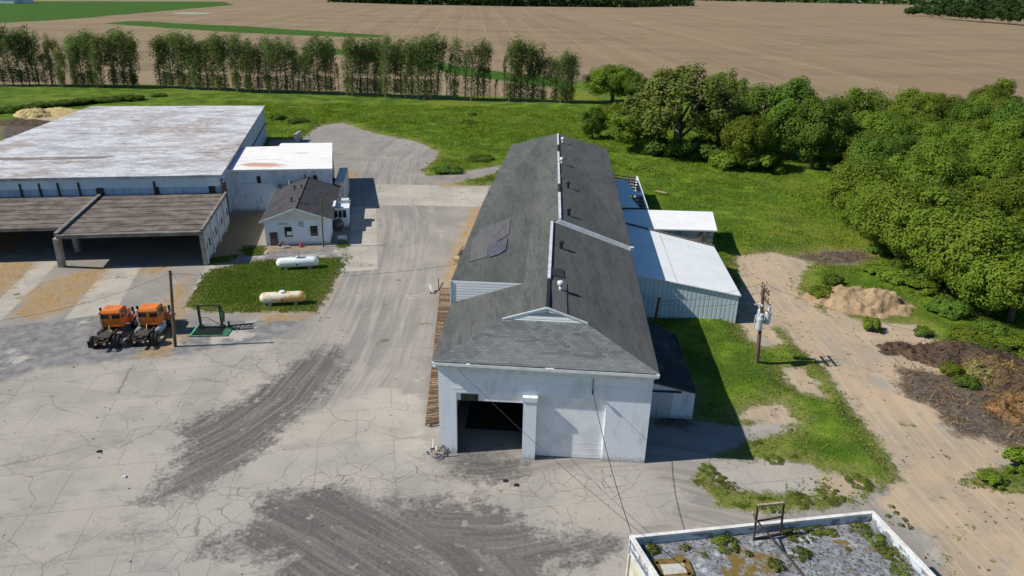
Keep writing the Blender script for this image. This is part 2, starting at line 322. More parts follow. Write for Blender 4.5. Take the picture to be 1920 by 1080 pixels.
    wv = t.n('ShaderNodeVectorMath', operation='MULTIPLY_ADD'); cn = t.n('ShaderNodeTexNoise'); t.put(cn.inputs['Vector'], p); cn.inputs['Scale'].default_value = .7; cn.inputs['Detail'].default_value = 4
    t.put(wv.inputs[0], cn.outputs['Color']); wv.inputs[1].default_value = (1.1, 1.1, 0); t.put(wv.inputs[2], p); wp = wv.outputs[0]
    c1 = t.voro(wp, .23, 'DISTANCE_TO_EDGE'); c2 = t.voro(wp, .75, 'DISTANCE_TO_EDGE')
    ck = mask('crack', 1.5, 1.5)
    crk = t.math('MAXIMUM', t.math('MULTIPLY', t.sm(c1, .0075, .002), t.sm(n_mid, .40, .5)), t.math('MULTIPLY', t.sm(c2, .026, .008), t.math('MAXIMUM', ck, t.sm(n_mid, .60, .66))))
    joint = t.math('MULTIPLY', br.outputs['Fac'], t.sm(n_1, .3, .55, .25, .9))
    crk = t.math('MAXIMUM', crk, joint)
    conc = t.mix(t.sm(n_big, .44, .62, 0, .55), conc, (.335, .318, .292)); conc = t.mix(t.sm(t.noise(t.map(p, (1, 1, 1), loc=(2, 8, 4)), .12, 5, .6), .52, .66, 0, .5), conc, (.40, .365, .305))
    conc = t.mix(t.math('MULTIPLY', crk, t.sm(n_1, .3, .6, .35, .8)), conc, (.17, .145, .115))
    hardc = t.mix(mask('conc', .5, 1.3), hardc, conc)
    sl = t.mix(t.sm(n_mid, .38, .62), (.43, .39, .325), (.36, .33, .28)); sl = t.mix(t.sm(n_1, .56, .72, 0, .6), sl, (.29, .265, .225)); sl = t.mix(t.sm(n_f, .5, .8, 0, .4), sl, (.26, .24, .21)); sl = t.mix(t.math('MULTIPLY', crk, .6), sl, (.18, .155, .12))
    hardc = t.mix(mask('slab', .10, .12), hardc, sl)
    drk = t.mix(t.sm(st1, .40, .68), (.112, .103, .097), (.205, .19, .174)); drk = t.mix(t.sm(n_f, .45, .7, 0, .5), drk, (.085, .078, .074))
    drk = t.mix(t.sm(n_1, .62, .68, 0, .7), drk, (.36, .33, .285))
    hardc = t.mix(t.math('MULTIPLY', mask('dark', .9, 2.4, .4), t.math('MULTIPLY', t.sm(st2, .22, .45, .65, 1), t.sm(n_f, .25, .5, .75, 1))), hardc, drk)
    # stray drifts of dark silt and pale dust
    hardc = t.mix(t.math('MULTIPLY', t.sm(t.noise(t.map(p, (.5, 1.0, 1), (0, 0, .2), (4, 9, 2)), .16, 7, .68), .58, .66, 0, .55), t.sm(n_f, .35, .6)), hardc, (.16, .148, .135))
    straw = t.mix(t.sm(n_1, .35, .65), (.39, .225, .060), (.31, .20, .085)); straw = t.mix(t.sm(n_f, .45, .7, 0, .8), straw, (.36, .30, .21))
    sw = t.noise(t.map(p, (1, .22, 1), (0, 0, R(24))), 3.0, 6, .72); straw = t.mix(t.sm(sw, .5, .7, 0, .7), straw, (.24, .17, .09))
    hardc = t.mix(t.math('MULTIPLY', mask('straw', .7, 2.4), t.sm(sw, .36, .56, .12, 1)), hardc, straw)
    dirt = t.mix(t.sm(n_mid, .38, .62), (.43, .325, .215), (.35, .28, .20)); dirt = t.mix(t.sm(n_1, .52, .7, 0, .7), dirt, (.26, .215, .165))
    dirt = t.mix(t.math('MULTIPLY', t.sm(st1, .45, .65), .5), dirt, (.50, .405, .28)); dirt = t.mix(t.sm(n_f, .55, .8, 0, .5), dirt, (.27, .20, .125))
    dirt = t.mix(t.sm(t.noise(t.map(p, (1, 1, 1), loc=(3, 13, 1)), .3, 4, .6), .55, .68, 0, .7), dirt, (.30, .28, .245))
    hardc = t.mix(mask('dirt', .4, 1.0), hardc, dirt)
    ash = t.mix(t.sm(n_1, .4, .62), (.062, .050, .042), (.12, .09, .066)); ash = t.mix(t.sm(n_f, .5, .7, 0, .8), ash, (.24, .20, .16))
    hardc = t.mix(mask('ash', .6, 1.4), hardc, ash)
    weeds = t.math('MULTIPLY', t.sm(t.noise(t.map(p, (1, 1, 1), loc=(17, 5, 8)), .55, 6, .7), .635, .68), t.sm(t.attr('conc'), 1.0, -2.0))
    hardc = t.mix(t.math('MULTIPLY', weeds, .8), hardc, (.10, .12, .03))
    hardc = t.mix(t.sm(n_ff, .5, .8, 0, .25), hardc, (.13, .12, .105))
    hm = t.sm(t.math('MULTIPLY_ADD', wob, 1.0, t.attr('hard')), -.35, .35)
    rim = t.math('MULTIPLY', t.sm(t.math('MULTIPLY_ADD', wob, 1.3, t.attr('hard')), -2.2, -.2), t.sm(n_f, .35, .6))
    veg = t.mix(t.math('MULTIPLY', rim, .7), veg, (.24, .185, .075))
    col = t.mix(hm, veg, hardc)
    h = t.math('ADD', t.math('MULTIPLY', n_f, t.sm(hm, 0, 1, 1.6, .25)), t.math('MULTIPLY', t.math('ADD', n_ff, crk), t.sm(hm, 0, 1, .8, -.12)))
    t.bump(h, .55, .12)
    return t.base(col)
me.materials.append(ground_material())

# ================================================================ MATERIALS FOR BUILT THINGS
def m_wallwhite(name, c=(.76, .80, .85), dirt=(.46, .46, .45), sc=.9, amt=.5):
    t = NT(name, .8, .2); v = t.obj(); n1 = t.noise(t.map(v, (1, 1, .35)), sc, 6, .65); n2 = t.noise(v, 6, 4, .6)
    col = t.mix(t.sm(n1, .5, .72, 0, amt), c, dirt); col = t.mix(t.sm(n2, .58, .74, 0, amt*.8), col, tuple(x*.55 for x in dirt))
    z = t.sep(v)[2]; col = t.mix(t.math('MULTIPLY', t.sm(t.math('MULTIPLY_ADD', t.math('SUBTRACT', n2, .5), 1.2, z), .55, .0), .6), col, (.20, .18, .15))
    t.bump(n2, .15, .02); return t.base(col)
def m_shingle(name, c1, c2, c3, course=.18, tab=.5, rot=0.0, amt=1.0):
    t = NT(name, .95, .15); v = t.map(t.obj(), (1, 1, 1), (0, 0, rot)); s = t.sep(v)
    b = t.n('ShaderNodeTexBrick'); t.put(b.inputs['Vector'], t.comb(s[0], s[1], 0)); b.inputs['Scale'].default_value = 1; b.offset = .5
    for nm, q in (('Mortar Size', .012), ('Mortar Smooth', .5), ('Brick Width', tab), ('Row Height', course), ('Bias', 0.0)): b.inputs[nm].default_value = q
    b.inputs['Color1'].default_value = (0, 0, 0, 1); b.inputs['Color2'].default_value = (1, 1, 1, 1)
    tone = t.sep(b.outputs['Color'])[0]
    n1 = t.noise(t.map(v, (.5, 1.6, 1)), .35, 6, .65); n2 = t.noise(v, 5, 3); n3 = t.noise(t.map(v, (.25, 3, 1)), .8, 4, .6)
    col = t.mix(t.sm(n1, .38, .64), c1, c2); col = t.mix(t.math('MULTIPLY', tone, .55*amt), col, c3); col = t.mix(t.math('MULTIPLY', b.outputs['Fac'], .5), col, tuple(x*.45 for x in c1))
    col = t.mix(t.sm(n3, .55, .7, 0, .45), col, tuple(x*.6 for x in c1)); col = t.mix(t.sm(n2, .6, .75, 0, .3), col, c3)
    t.bump(t.math('ADD', tone, n2), .35, .02); return t.base(col)
def m_rib(name, c, dirt, pitch=.25, axis=0, ang=0.0, rough=.5, streak=.5, depth=.03):
    t = NT(name, rough, .4); v = t.map(t.obj(), (1, 1, 1), (0, 0, ang)); s = t.sep(v)
    wv = t.math('ABSOLUTE', t.math('SUBTRACT', t.math('FRACT', t.math('DIVIDE', s[axis], pitch)), .5))
    n1 = t.noise(t.map(v, (1.5, 1.5, .3) if axis != 2 else (.3, .3, 2)), 1.2, 5, .6)
    col = t.mix(t.sm(n1, .5, .75, 0, streak), c, dirt); rib = t.sm(wv, .10, .20)
    col = t.mix(t.math('MULTIPLY', t.sm(wv, .09, .03), .35), col, dirt)
    t.bump(rib, .8, depth); return t.base(col)
M = {}
M['white'] = m_wallwhite('painted_masonry')
M['white_trim'] = plain('white_trim', (.74, .76, .78), (.62, .63, .64), 2, .5)
M['shingle_old'] = m_shingle('old_shingles', (.070, .076, .073), (.108, .110, .100), (.125, .127, .118), .22, 1.0, R(90-3))
M['shingle_new'] = m_shingle('hip_shingles', (.088, .100, .104), (.150, .158, .157), (.22, .23, .225), .21, .42, R(3), 1.0)
M['shingle_patch'] = m_shingle('patch_shingles', (.100, .102, .102), (.135, .132, .130), (.155, .152, .15), .22, 1.0, R(87))
M['shingle_blue'] = m_shingle('torn_shingles', (.075, .08, .098), (.115, .117, .14), (.15, .15, .17), .15, .4, R(87))
M['shingle_house'] = m_shingle('house_shingles', (.044, .045, .050), (.066, .064, .070), (.09, .087, .092), .2, .8, R(90+12))
M['siding'] = m_rib('clapboard_siding', (.82, .84, .86), (.40, .42, .45), .22, 2, 0, .6, .15)
M['black'] = plain('black_metal', (.015, .015, .016), (.03, .028, .026), 4, .5)
M['dark_gap'] = plain('dark_void', (.012, .012, .013), None, 2, .9)
M['galv'] = plain('galvanised_metal', (.60, .62, .64), (.46, .47, .48), 1.5, .45, .4)
M['door_white'] = plain('painted_door', (.86, .87, .88), (.72, .74, .76), .8, .5, fine=.1)
M['wood'] = plain('weathered_wood', (.16, .12, .085), (.095, .072, .052), 3, .9, .1, 0, .3, stretch=(3, 3, .4))
M['wood_pale'] = plain('pale_timber', (.45, .36, .22), (.30, .23, .14), 3, .9)
M['rust'] = plain('rusty_steel', (.16, .075, .035), (.09, .05, .032), 4, .9, .15, 0, .2)
M['concrete'] = plain('cast_concrete', (.36, .34, .31), (.24, .225, .20), 1.2, .95, .1, 0, .2, fine=.5)
M['glass'] = plain('dark_glass', (.012, .014, .018), (.02, .022, .026), 1, .08, .6)
M['wire'] = plain('cable', (.02, .02, .02), None, 1, .7)

# ================================================================ MAIN GARAGE BUILDING
FB = Frame(at(825, 848.5), R(-3.0)); W = FB.W
def u0(x, y): return FB.v(x, y, 0.0)[0]
gar = thing('garage_building', 'long white garage with dark shingled roof and two big front doorways', 'garage', FB.o)
WID, LEN = 14.08, 64.0
da0, da1, db0, db1 = u0(857, 845), u0(980, 862), u0(1002, 862), u0(1128, 862)
dh = FB.v(857, 736, 0)[2]; hh = FB.v(857, 751, 0)[2]; db_h = FB.v(1066, 742, 0)[2]
T = .35
b = MB()
b.box(0, da0, 0, T, 0, 6.9, W); b.box(da1, db0, 0, T, 0, dh, W); b.box(db1, WID, 0, T, 0, 6.9, W); b.box(da0, db1, 0, T, dh, 6.9, W)
b.box(.9*1.0, db1+2.4, -.012, 0.0, dh+.28, dh+.42, W)
b.box(db0-.3, db1+2.4, -.016, -.001, dh+.42, dh+1.0, W)
b.build('front_wall', M['white'], gar)
b = MB(); b.hexa([W(0, T, 0), W(T, T, 0), W(1.5+T, LEN, 0), W(1.5, LEN, 0), W(0, T, 6.95), W(T, T, 6.95), W(1.5+T, LEN, 6.95), W(1.5, LEN, 6.95)]); b.hexa([W(.02, 9.7, 6.95), W(T, 9.7, 6.95), W(1.5+T, LEN, 6.95), W(1.52, LEN, 6.95), W(.02, 9.7, 8.6), W(T, 9.7, 8.6), W(1.5+T, LEN, 7.9), W(1.52, LEN, 7.9)]); b.build('side_wall', M['white'], gar)
b = MB(); b.box(WID-T, WID, T, LEN, 0, 6.95, W); b.build('side_wall', M['white'], gar)
b = MB(); b.box(1.5+T, WID-T, LEN-T, LEN, 0, 7.6, W); b.build('rear_wall', M['white'], gar)
b = MB(); b.box(da1-.06, db0+.02, -.32, -.002, 0, dh-.25, W); pil = b.build('pillar', M['white'], gar)
b = MB(); b.box(da1-.12, db0+.08, -.38, -.002, dh-.25, dh+.08, W); b.build('capital', M['white_trim'], pil)
b = MB(); b.box(da0, da1-.08, .10, .2, hh, dh, W); rd = b.build('raised_door', M['door_white'], gar)
b = MB(); b.box(da0+.3, da0+1.45, .02, .09, hh+.02, dh-.12, W); b.build('door_motor', M['black'], rd)
b = MB(); b.box(db0+.02, db1, .20, .28, 0.05, dh, W)
for k in range(3): b.box(db0+.03, db1-.02, .192, .199, .32+k*.46, .36+k*.46, W)
gd = b.build('garage_door', M['door_white'], gar)
b = MB(); b.box(da0+.2, da1-.1, 3, LEN-1, .02, .05, W); b.build('inner_floor', plain('oily_floor', (.035, .033, .03), (.02, .019, .018), 1), gar)  # near-black floor: the indoor shade behind the open doorway is put into its colour
# roof points (u, v, z) read off the photograph through known walls
eFL = FB.v(809.8, 677.8, -.35); eFR = FB.v(1236.7, 702, -.35)
GL = np.array([4.08, 3.4, 8.83]); GR = np.array([9.70, 3.4, 8.78]); RF = np.array([7.02, 3.50, 9.74])
RBN = np.array([7.07, 9.64, 9.84]); TIP = FB.v(983, 530, 9.64); RB = np.array([7.17, 22.2, 9.92]); RA = np.array([7.88, 22.2, 10.22]); RAF = FB.v(1046, 251, LEN)
eCL = FB.v(846, 567, 9.64); eBL = FB.v(846, 525, 9.64); eM = FB.z(905, 380, 8.55); eAL = FB.v(958.7, 272.5, LEN)
eBR = FB.v(1182.5, 470, 22.2); eAR0 = eBR+np.array([.02, 0, .42]); eAR = FB.v(1137.5, 277.5, LEN)
tt = (22.2-9.64)/(eM[1]-9.64); eBs = eBL*(1-tt)+eM*tt
brN = TIP; brS = TIP+(np.array([5.25, LEN, 9.45])-TIP)*(22.2-9.64)/(LEN-9.64); brF = np.array([5.25, LEN, min(9.45, RAF[2]-.5)])
Wp = lambda q: W(*q)
print('roof', [np.round(q, 2).tolist() for q in (eFL, eFR, TIP, eCL, eBL, eM, eAL, RAF, eBR, eAR)], 'doors', da0, da1, db0, db1, dh, hh)
th = .16
TRI = []
b = MB()
for poly in ([eFL, GL, eCL], [GL, RF, RBN, TIP], [GL, TIP, eCL], [brN, RBN, RB, brS], [eBL, brN, brS, eBs], [eFR, GR, eBR], [GR, RF, RB], [GR, RB, eBR],
             [brS, RB, RA, RAF, brF], [eBs, brS, brF, eAL, eM], [eAR0, RA, RAF, eAR]):
    if len(poly) > 3:
        for i in range(1, len(poly)-1): b.slab([Wp(poly[0]), Wp(poly[i]), Wp(poly[i+1])], th); TRI.append([Wp(poly[0]), Wp(poly[i]), Wp(poly[i+1])])
    else: b.slab([Wp(q) for q in poly], th); TRI.append([Wp(q) for q in poly])
roof = b.build('roof', M['shingle_old'], gar)
b = MB(); up = np.array([0, 0, .03]); b.slab([Wp(eFL+up), Wp(eFR+up), Wp(GR+up)], .05); b.slab([Wp(eFL+up), Wp(GR+up), Wp(GL+up)], .05); b.build('hip_roof', M['shingle_new'], roof)
b = MB(); b.prism([Wp(GL+[0.1, -.04, .02]), Wp(GR+[-.1, -.04, .02]), Wp(RF+[0, -.02, -.06])], FB.V*.08); gb = b.build('gablet', M['siding'], gar)
b = MB(); c = RF+[0, -.075, -.22]; b.prism([Wp(c+[-1.3, -.04, -.28]), Wp(c+[1.2, -.04, -.28]), Wp(c)], FB.V*.03); b.build('vent_slot', plain('grey_louvre', (.16, .18, .22)), gb)
b = MB(); b.bar(Wp(GL+[-.1, -.05, .04]), Wp(RF+[0, -.04, .05]), .08, .12); b.bar(Wp(RF+[0, -.04, .05]), Wp(GR+[.1, -.05, .04]), .08, .12); b.build('rake_board', M['white_trim'], gb)
b = MB(); b.prism([Wp(eCL+[.02, -.03, -.02]), Wp(TIP+[0, -.03, -.05]), Wp(eBL+[.02, -.03, -.03])], -FB.V*.05); b.build('gable_siding', M['siding'], gar)
b = MB(); b.bar(Wp(eBL+[-.03, -.1, .0]), Wp(eCL+[-.03, -.1, -.2]), .12); b.build('corner_board', M['white_trim'], gar)
b = MB(); b.prism([Wp(eBR+[0, -.04, .01]), Wp(eAR0+[0, -.04, -.02]), Wp(RA+[0, -.04, -.01]), Wp(RB+[.25, -.04, -.02])], -FB.V*.10); b.build('step_trim', M['white_trim'], gar)
b = MB(); b.bar(Wp(eAR0+[.05, -.1, -.1]), Wp(eAR0+[.05, -.35, -.14]), .3, .3); b.build('trim_return', M['galv'], gar)
def cap(a, bb, t0, t1, mat, w=.24, lift=.03):
    m = MB(); p = a+(bb-a)*t0; q = a+(bb-a)*t1
    m.bar(Wp(p+[0, 0, lift]), Wp(q+[0, 0, lift]), w, .12); m.build('ridge_cap', mat, roof)
cap(RF, RB, .0, .27, M['black']); cap(RF, RB, .275, 1.0, M['galv'])
cap(RA, RAF, .0, .22, M['galv']); cap(RA, RAF, .225, .30, M['black']); cap(RA, RAF, .305, .55, M['galv'])
RA2 = RA+[-.75, 0, 0]
cap(RA, RAF, .56, .70, M['galv'], .24); cap(RA, RAF, .705, .8, M['black']); cap(RA, RAF, .805, .995, M['galv'])
b = MB(); b.bar(Wp(eFL+[0, -.06, -.10]), Wp(eFR+[0, -.06, -.10]), .14, .20); gu = b.build('gutter', M['white_trim'], gar)
b = MB()
for t0, t1 in ((.01, .15), (.17, .50), (.54, .985)):
    b.bar(Wp(eFL+(eFR-eFL)*t0+[0, -.05, .015]), Wp(eFL+(eFR-eFL)*t1+[0, -.05, .015]), .09, .035)
b.build('gutter_channel', M['black'], gu)
b = MB(); b.slab([W(-.3, -.28, 7.02), W(WID+.25, -.28, 6.92), W(WID+.25, 0, 6.92), W(-.3, 0, 7.02)], .12); b.box(-.02, WID+.02, -.10, -.002, 6.55, 6.85, W); b.build('soffit', M['white_trim'], gar)
b = MB(); b.bar(Wp(eAR+[0, 0, -.1]), Wp(eAR0+[0, 0, -.1]), .05, .14); b.bar(Wp(eBR+[0, 0, -.1]), Wp(eFR+[0, 0, -.1]), .05, .14); b.build('eave_board', plain('grey_trim', (.42, .42, .40)), gar)
# roof patches and vents, laid on the slope they sit on
def plane3(a, bb, c): n = np.cross(Wp(bb)-Wp(a), Wp(c)-Wp(a)); n /= np.linalg.norm(n); return Wp(a), n if n[2] > 0 else -n
PL_BR = plane3(GR, RB, eBR); PL_AR = plane3(eAR0, RA, RAF); PL_BL = plane3(eBs, brS, brF); PL_BLn = plane3(eBL, brN, brS)
def roofhit(x, y, pl):
    d = ray(x, y); best_ = None
    for a, bb, c in TRI:
        n = np.cross(bb-a, c-a); k = d@n
        if abs(k) < 1e-9: continue
        t_ = ((a-CAM)@n)/k; q = CAM+d*t_
        if all(np.dot(np.cross(e1-e0, q-e0), n) > -1e-6 for e0, e1 in ((a, bb), (bb, c), (c, a))) and (best_ is None or t_ < best_[0]): best_ = (t_, q, n/np.linalg.norm(n)*np.sign(n[2]))
    return (best_[1], best_[2]) if best_ else (onplane(x, y, *pl), pl[1])
def patch(px, pl, mat, lift=.025):
    b = MB(); pts_ = [roofhit(x, y, pl) for x, y in px]; cx_ = np.mean(px, 0); c_ = roofhit(cx_[0], cx_[1], pl); L_ = lambda h: h[0]+h[1]*lift
    for i in range(len(pts_)):
        p_, q_ = np.array(px[i], float), np.array(px[(i+1) % len(px)], float); m_ = (p_+q_)/2; mm_ = roofhit(m_[0], m_[1], pl); h_ = (m_+cx_)/2; hc_ = roofhit(h_[0], h_[1], pl)
        for tr_ in ((pts_[i], mm_, hc_), (mm_, pts_[(i+1) % len(px)], hc_), (pts_[i], hc_, c_), (hc_, pts_[(i+1) % len(px)], c_)): b.slab([L_(t) for t in tr_], .015)
    return b.build('roof_patch', mat, roof)
patch([(1033, 525), (1062, 532), (1063, 590), (1036, 580)], PL_BR, M['shingle_patch'], .06)
patch([(1034, 502), (1056, 506), (1058, 522), (1034, 517)], PL_BR, plain('dark_felt', (.05, .045, .05)), .06)
patch([(903, 428), (957, 410), (954, 440), (930, 455), (917, 460), (914, 482), (880, 492), (886, 452)], PL_BL, M['shingle_patch'], .05)
patch([(917, 460), (952, 448), (948, 470), (935, 478), (917, 484), (914, 472)], PL_BL, M['shingle_blue'], .08)
for q in ([(1051, 292), (1060, 293), (1060, 297), (1051, 296)], [(1045, 327), (1057, 328), (1057, 334), (1045, 332)]): patch(q, PL_AR, M['shingle_patch'], .05)
def vent(x, y, pl, kind=0):
    p = roofhit(x, y, pl)[0]; b = MB()
    if kind == 0: b.tube([p-[0, 0, .1], p+[0, 0, .45], p+[0, 0, .46]], [.14, .14, .02], 10); b.tube([p+[0, 0, .5], p+[0, 0, .62], p+[0, 0, .7]], [.24, .24, .05], 10); b.build('roof_vent', M['black'], gar)
    elif kind == 1: b.tube([p-[0, 0, .1], p+[0, 0, .35]], .12, 10); b.tube([p+[0, 0, .36], p+[0, 0, .5], p+[0, 0, .72], p+[0, 0, .8]], [.1, .26, .26, .08], 12); b.build('turbine_vent', M['galv'], gar, True)
for x, y, pl, k in ((1052, 466, PL_BR, 0), (1051, 545, PL_BR, 1), (1066, 404, PL_AR, 0), (1065, 352, PL_AR, 0), (1053, 307, PL_AR, 1), (1055, 268, PL_AR, 1)): vent(x, y, pl, k)
# insulator bracket on the front wall
b = MB(); p = W(u0(1111, 731), -.05, FB.v(1111, 731, 0)[2]); b.bar(p, p-FB.V*.3, .08); b.tube([p-FB.V*.3+[0, 0, -.1], p-FB.V*.3+[0, 0, .12]], .07, 8); b.bar(p+[0, 0, .9], p-FB.V*.02+[0, 0, 0], .04); b.build('wire_bracket', M['black'], gar); ATTACH = p-FB.V*.3

# ---- low lean-to shed beside the front corner
v5 = FB.z(1297, 787)[1]; uR = FB.z(1297, 787)[0]; zl = FB.v(1224, 711, v5)[2]; zr = FB.v(1303, 738, v5)[2]
eR0 = FB.v(1305, 736, v5-.2); far = FB.z(1268, 622, 2.6)
ls = thing('lean_to_shed', 'low dark roofed lean-to with white sliding door at the garage corner', 'shed', W(WID, v5, 0))
b = MB(); b.prism([W(WID+.01, v5, 0), W(uR, v5, 0), W(uR, v5, zr-.05), W(WID+.01, v5, zl-.05)], FB.V*.2); b.build('front_wall', M['white'], ls)
b = MB(); b.box(uR-.2, uR, v5+.2, far[1]-.5, 0, zr-.1, W); b.build('side_wall', M['white'], ls)
m_tar = plain('tarred_roof', (.035, .035, .038), (.085, .082, .08), .5, .8, .2, 0, .3, lo=.5, hi=.62, fine=.5)
b = MB(); b.slab([W(WID+.01, v5-.2, zl+.08), W(*eR0), W(far[0], far[1], 2.3), W(WID+.01, far[1]+1, 4.0)], .12); rfl = b.build('roof', m_tar, ls)
b = MB(); b.bar(W(WID+.02, v5-.24, zl+.06), W(*(eR0+[.02, -.05, -.03])), .07, .1); b.bar(W(*(eR0+[.02, 0, 0])), W(far[0], far[1], 2.33), .08, .1); b.build('roof_edge', M['wood'], rfl)
dz = FB.v(1240, 734, v5)[2]; dR = FB.v(1262, 738, v5)[0]
b = MB(); b.box(WID+.03, dR, v5-.08, v5-.01, .1, dz, W); b.build('sliding_door', m_wallwhite('scuffed_door', (.55, .57, .58), (.25, .24, .22), 2.2, .9), ls)
b = MB(); b.box(WID+.05, FB.v(1277, 737, v5)[0], v5-.14, v5-.085, dz, dz+.14, W); b.build('door_rail', M['black'], ls)

# ---- ribbed white metal shed
vs = FB.z(1378, 607)[1]; us = FB.z(1378, 607)[0]; zs = FB.v(1386, 553, vs)[2]; zsl = FB.v(1195, 514, vs)[2]; usl = FB.v(1195, 514, vs)[0]
slope = (zsl-zs)/(us-usl); zat = lambda uu: zs+slope*(us-uu)
vb = FB.z(1338, 462, zs)[1]
ms = thing('metal_shed', 'white ribbed metal shed with plain white single slope roof behind the utility pole', 'shed', W(us, vs, 0))
m_ribw = m_rib('ribbed_sheet', (.62, .72, .76), (.36, .40, .42), .42, 0, R(3), .5, .3, .06)
b = MB(); b.prism([W(WID+.05, vs, 0), W(us, vs, 0), W(us, vs, zs-.06), W(WID+.05, vs, zat(WID)-.06)], FB.V*.12); b.build('front_wall', m_ribw, ms)
b = MB(); b.box(us-.12, us, vs+.12, vb-.1, 0, zs-.1, W); b.build('side_wall', m_rib('ribbed_side', (.62, .68, .70), (.36, .40, .42), .42, 1, R(3), .5, .3, .06), ms)
b = MB(); b.prism([W(WID+.05, vb-.12, 0), W(us-.12, vb-.12, 0), W(us-.12, vb-.12, zs-.06), W(WID+.05, vb-.12, zat(WID)-.06)], FB.V*.1); b.build('rear_wall', m_ribw, ms)
m_wroof = plain('white_sheet_roof', (.80, .81, .80), (.74, .75, .74), .4, .5, .3, fine=.12)
kx = FB.z(1338, 462, zs)[0]
b = MB(); uu2 = WID-.1; b.slab([W(uu2, vs-.15, zat(uu2)), W(us+.15, vs-.15, zs-.02), W(kx+.05, vb, zs-.02), W(uu2, vb+2.2, zat(uu2))], .1); rfm = b.build('roof', m_wroof, ms)
b = MB(); um = (WID+us)/2-.4; b.bar(W(um, vs-.1, zat(um)+.005), W(um+.2, vb+1.0, zat(um)+.005), .06, .02); b.build('roof_seam', plain('seam', (.45, .46, .46)), rfm)
b = MB(); b.bar(W(kx+.05, vb+.05, zs), W(uu2, vb+2.25, zat(uu2)), .3, .28); b.build('broken_flashing', plain('rotten_flashing', (.07, .065, .06), (.2, .18, .16), 3, .9), rfm)

# ---- block annex with flat white roof
zf = 3.35; c0, c1, c2, c3 = [at(x, y, zf) for x, y in ((1345, 432), (1336, 397), (1166, 392), (1176, 428))]
c2 = c2+(c2-c1)*.05; c3 = c3+(c3-c0)*.05
ba = thing('block_annex', 'flat white roofed block annex between the metal shed and the meadow', 'annex', (c0[0], c0[1], 0))
m_blk = plain('peeling_block', (.48, .49, .46), (.24, .21, .18), 1.4, .95, .1, 0, .3, lo=.45, hi=.6, fine=.8)
def wallseg(b, p, q, z0, z1, t=.25):
    d = (q-p)/np.linalg.norm(q-p); n = np.array([-d[1], d[0], 0])*t
    b.prism([np.array([p[0], p[1], z0]), np.array([q[0], q[1], z0]), np.array([q[0], q[1], z1]), np.array([p[0], p[1], z1])], n)
ins = lambda p, q, k: p+(q-p)*k
d0, d1, d2, d3 = ins(c0, c2, .03), ins(c1, c3, .03), ins(c2, c0, .0), ins(c3, c1, .0)
b = MB(); wallseg(b, d3, d0, 0, zf-.1); b.build('front_wall', m_blk, ba)
b = MB(); wallseg(b, d0, d1, 0, zf-.1); b.build('side_wall', M['white'], ba)
b = MB(); wallseg(b, d1, d2, 0, zf-.1); b.build('rear_wall', M['white'], ba)
b = MB(); b.slab([c0, c1, c2, c3], .16); b.build('roof', m_wroof, ba)
b = MB(); p = at(1327, 458, 1.2); p[1] = d0[1]-.06+(d0[0]-p[0])*0; q = ins(d0, d3, .13); b.bar(np.array([q[0], q[1]-.08, 0]), np.array([q[0], q[1]-.08, 3.0]), .22, .1); b.build('brick_pier', plain('brick_red', (.30, .17, .12), (.2, .11, .08)), ba)
b = MB(); q = ins(d0, d3, .02); b.prism([np.array([q[0], q[1]-.03, 1.9]), np.array([d3[0]+4, d3[1]-.03, 1.9]), np.array([d3[0]+6, d3[1]-.03, 2.5]), np.array([q[0], q[1]-.03, 2.35])], (0, -.02, 0)); b.build('bare_plaster', plain('bare_plaster', (.33, .26, .20), (.42, .40, .36), 1.5), ba)

# ---- half stripped lean-to, rafters showing
zq = 3.0; e0, e1, e2, e3 = at(1150, 326, zq+.5), at(1194, 333, zq), at(1214, 394, zq), at(1168, 392, zq+.5)
e0 = e0+(e0-e1)*.6; e3 = e3+(e3-e2)*.6
dl = thing('stripped_lean_to', 'half stripped lean-to with bare rafters beside the far end of the garage', 'lean-to', (e2[0], e2[1], 0))
b = MB(); wallseg(b, e2, e1, 0, zq-.1, .15); b.build('side_wall', M['white'], dl)
b = MB(); wallseg(b, e1, e0, 0, zq-.1, .15); b.build('rear_wall', m_blk, dl)
L = lambda s, t: (e0*(1-s)+e1*s)*(1-t)+(e3*(1-s)+e2*s)*t
for k in range(11):
    t = .03+k*.094; b = MB(); b.bar(L(.0, t), L(1.0, t), .10, .16); b.build('rafter', M['wood'], dl)
for s in (.55, .72, .88): b = MB(); b.bar(L(s, 0)+[0, 0, .12], L(s, 1)+[0, 0, .12], .09, .06); b.build('purlin', M['wood'], dl)
b = MB(); b.slab([L(.0, .22)+[0, 0, .2], L(.68, .22)+[0, 0, .2], L(.74, .36)+[0, 0, .2], L(.78, .52)+[0, 0, .2], L(.0, .52)+[0, 0, .2]], .04); b.slab([L(0, .52)+[0, 0, .21], L(.98, .53)+[0, 0, .21], L(.99, .64)+[0, 0, .21], L(0, .64)+[0, 0, .21]], .04); b.slab([L(0, .64)+[0, 0, .2], L(.62, .64)+[0, 0, .2], L(.80, .98)+[0, 0, .2], L(0, 1)+[0, 0, .2]], .04); b.build('roof_sheeting', m_wroof, dl)
b = MB(); b.bar(e1+[0, 0, .1], e2+[0, 0, .1], .25, .22); b.build('roof_edge', M['white_trim'], dl)

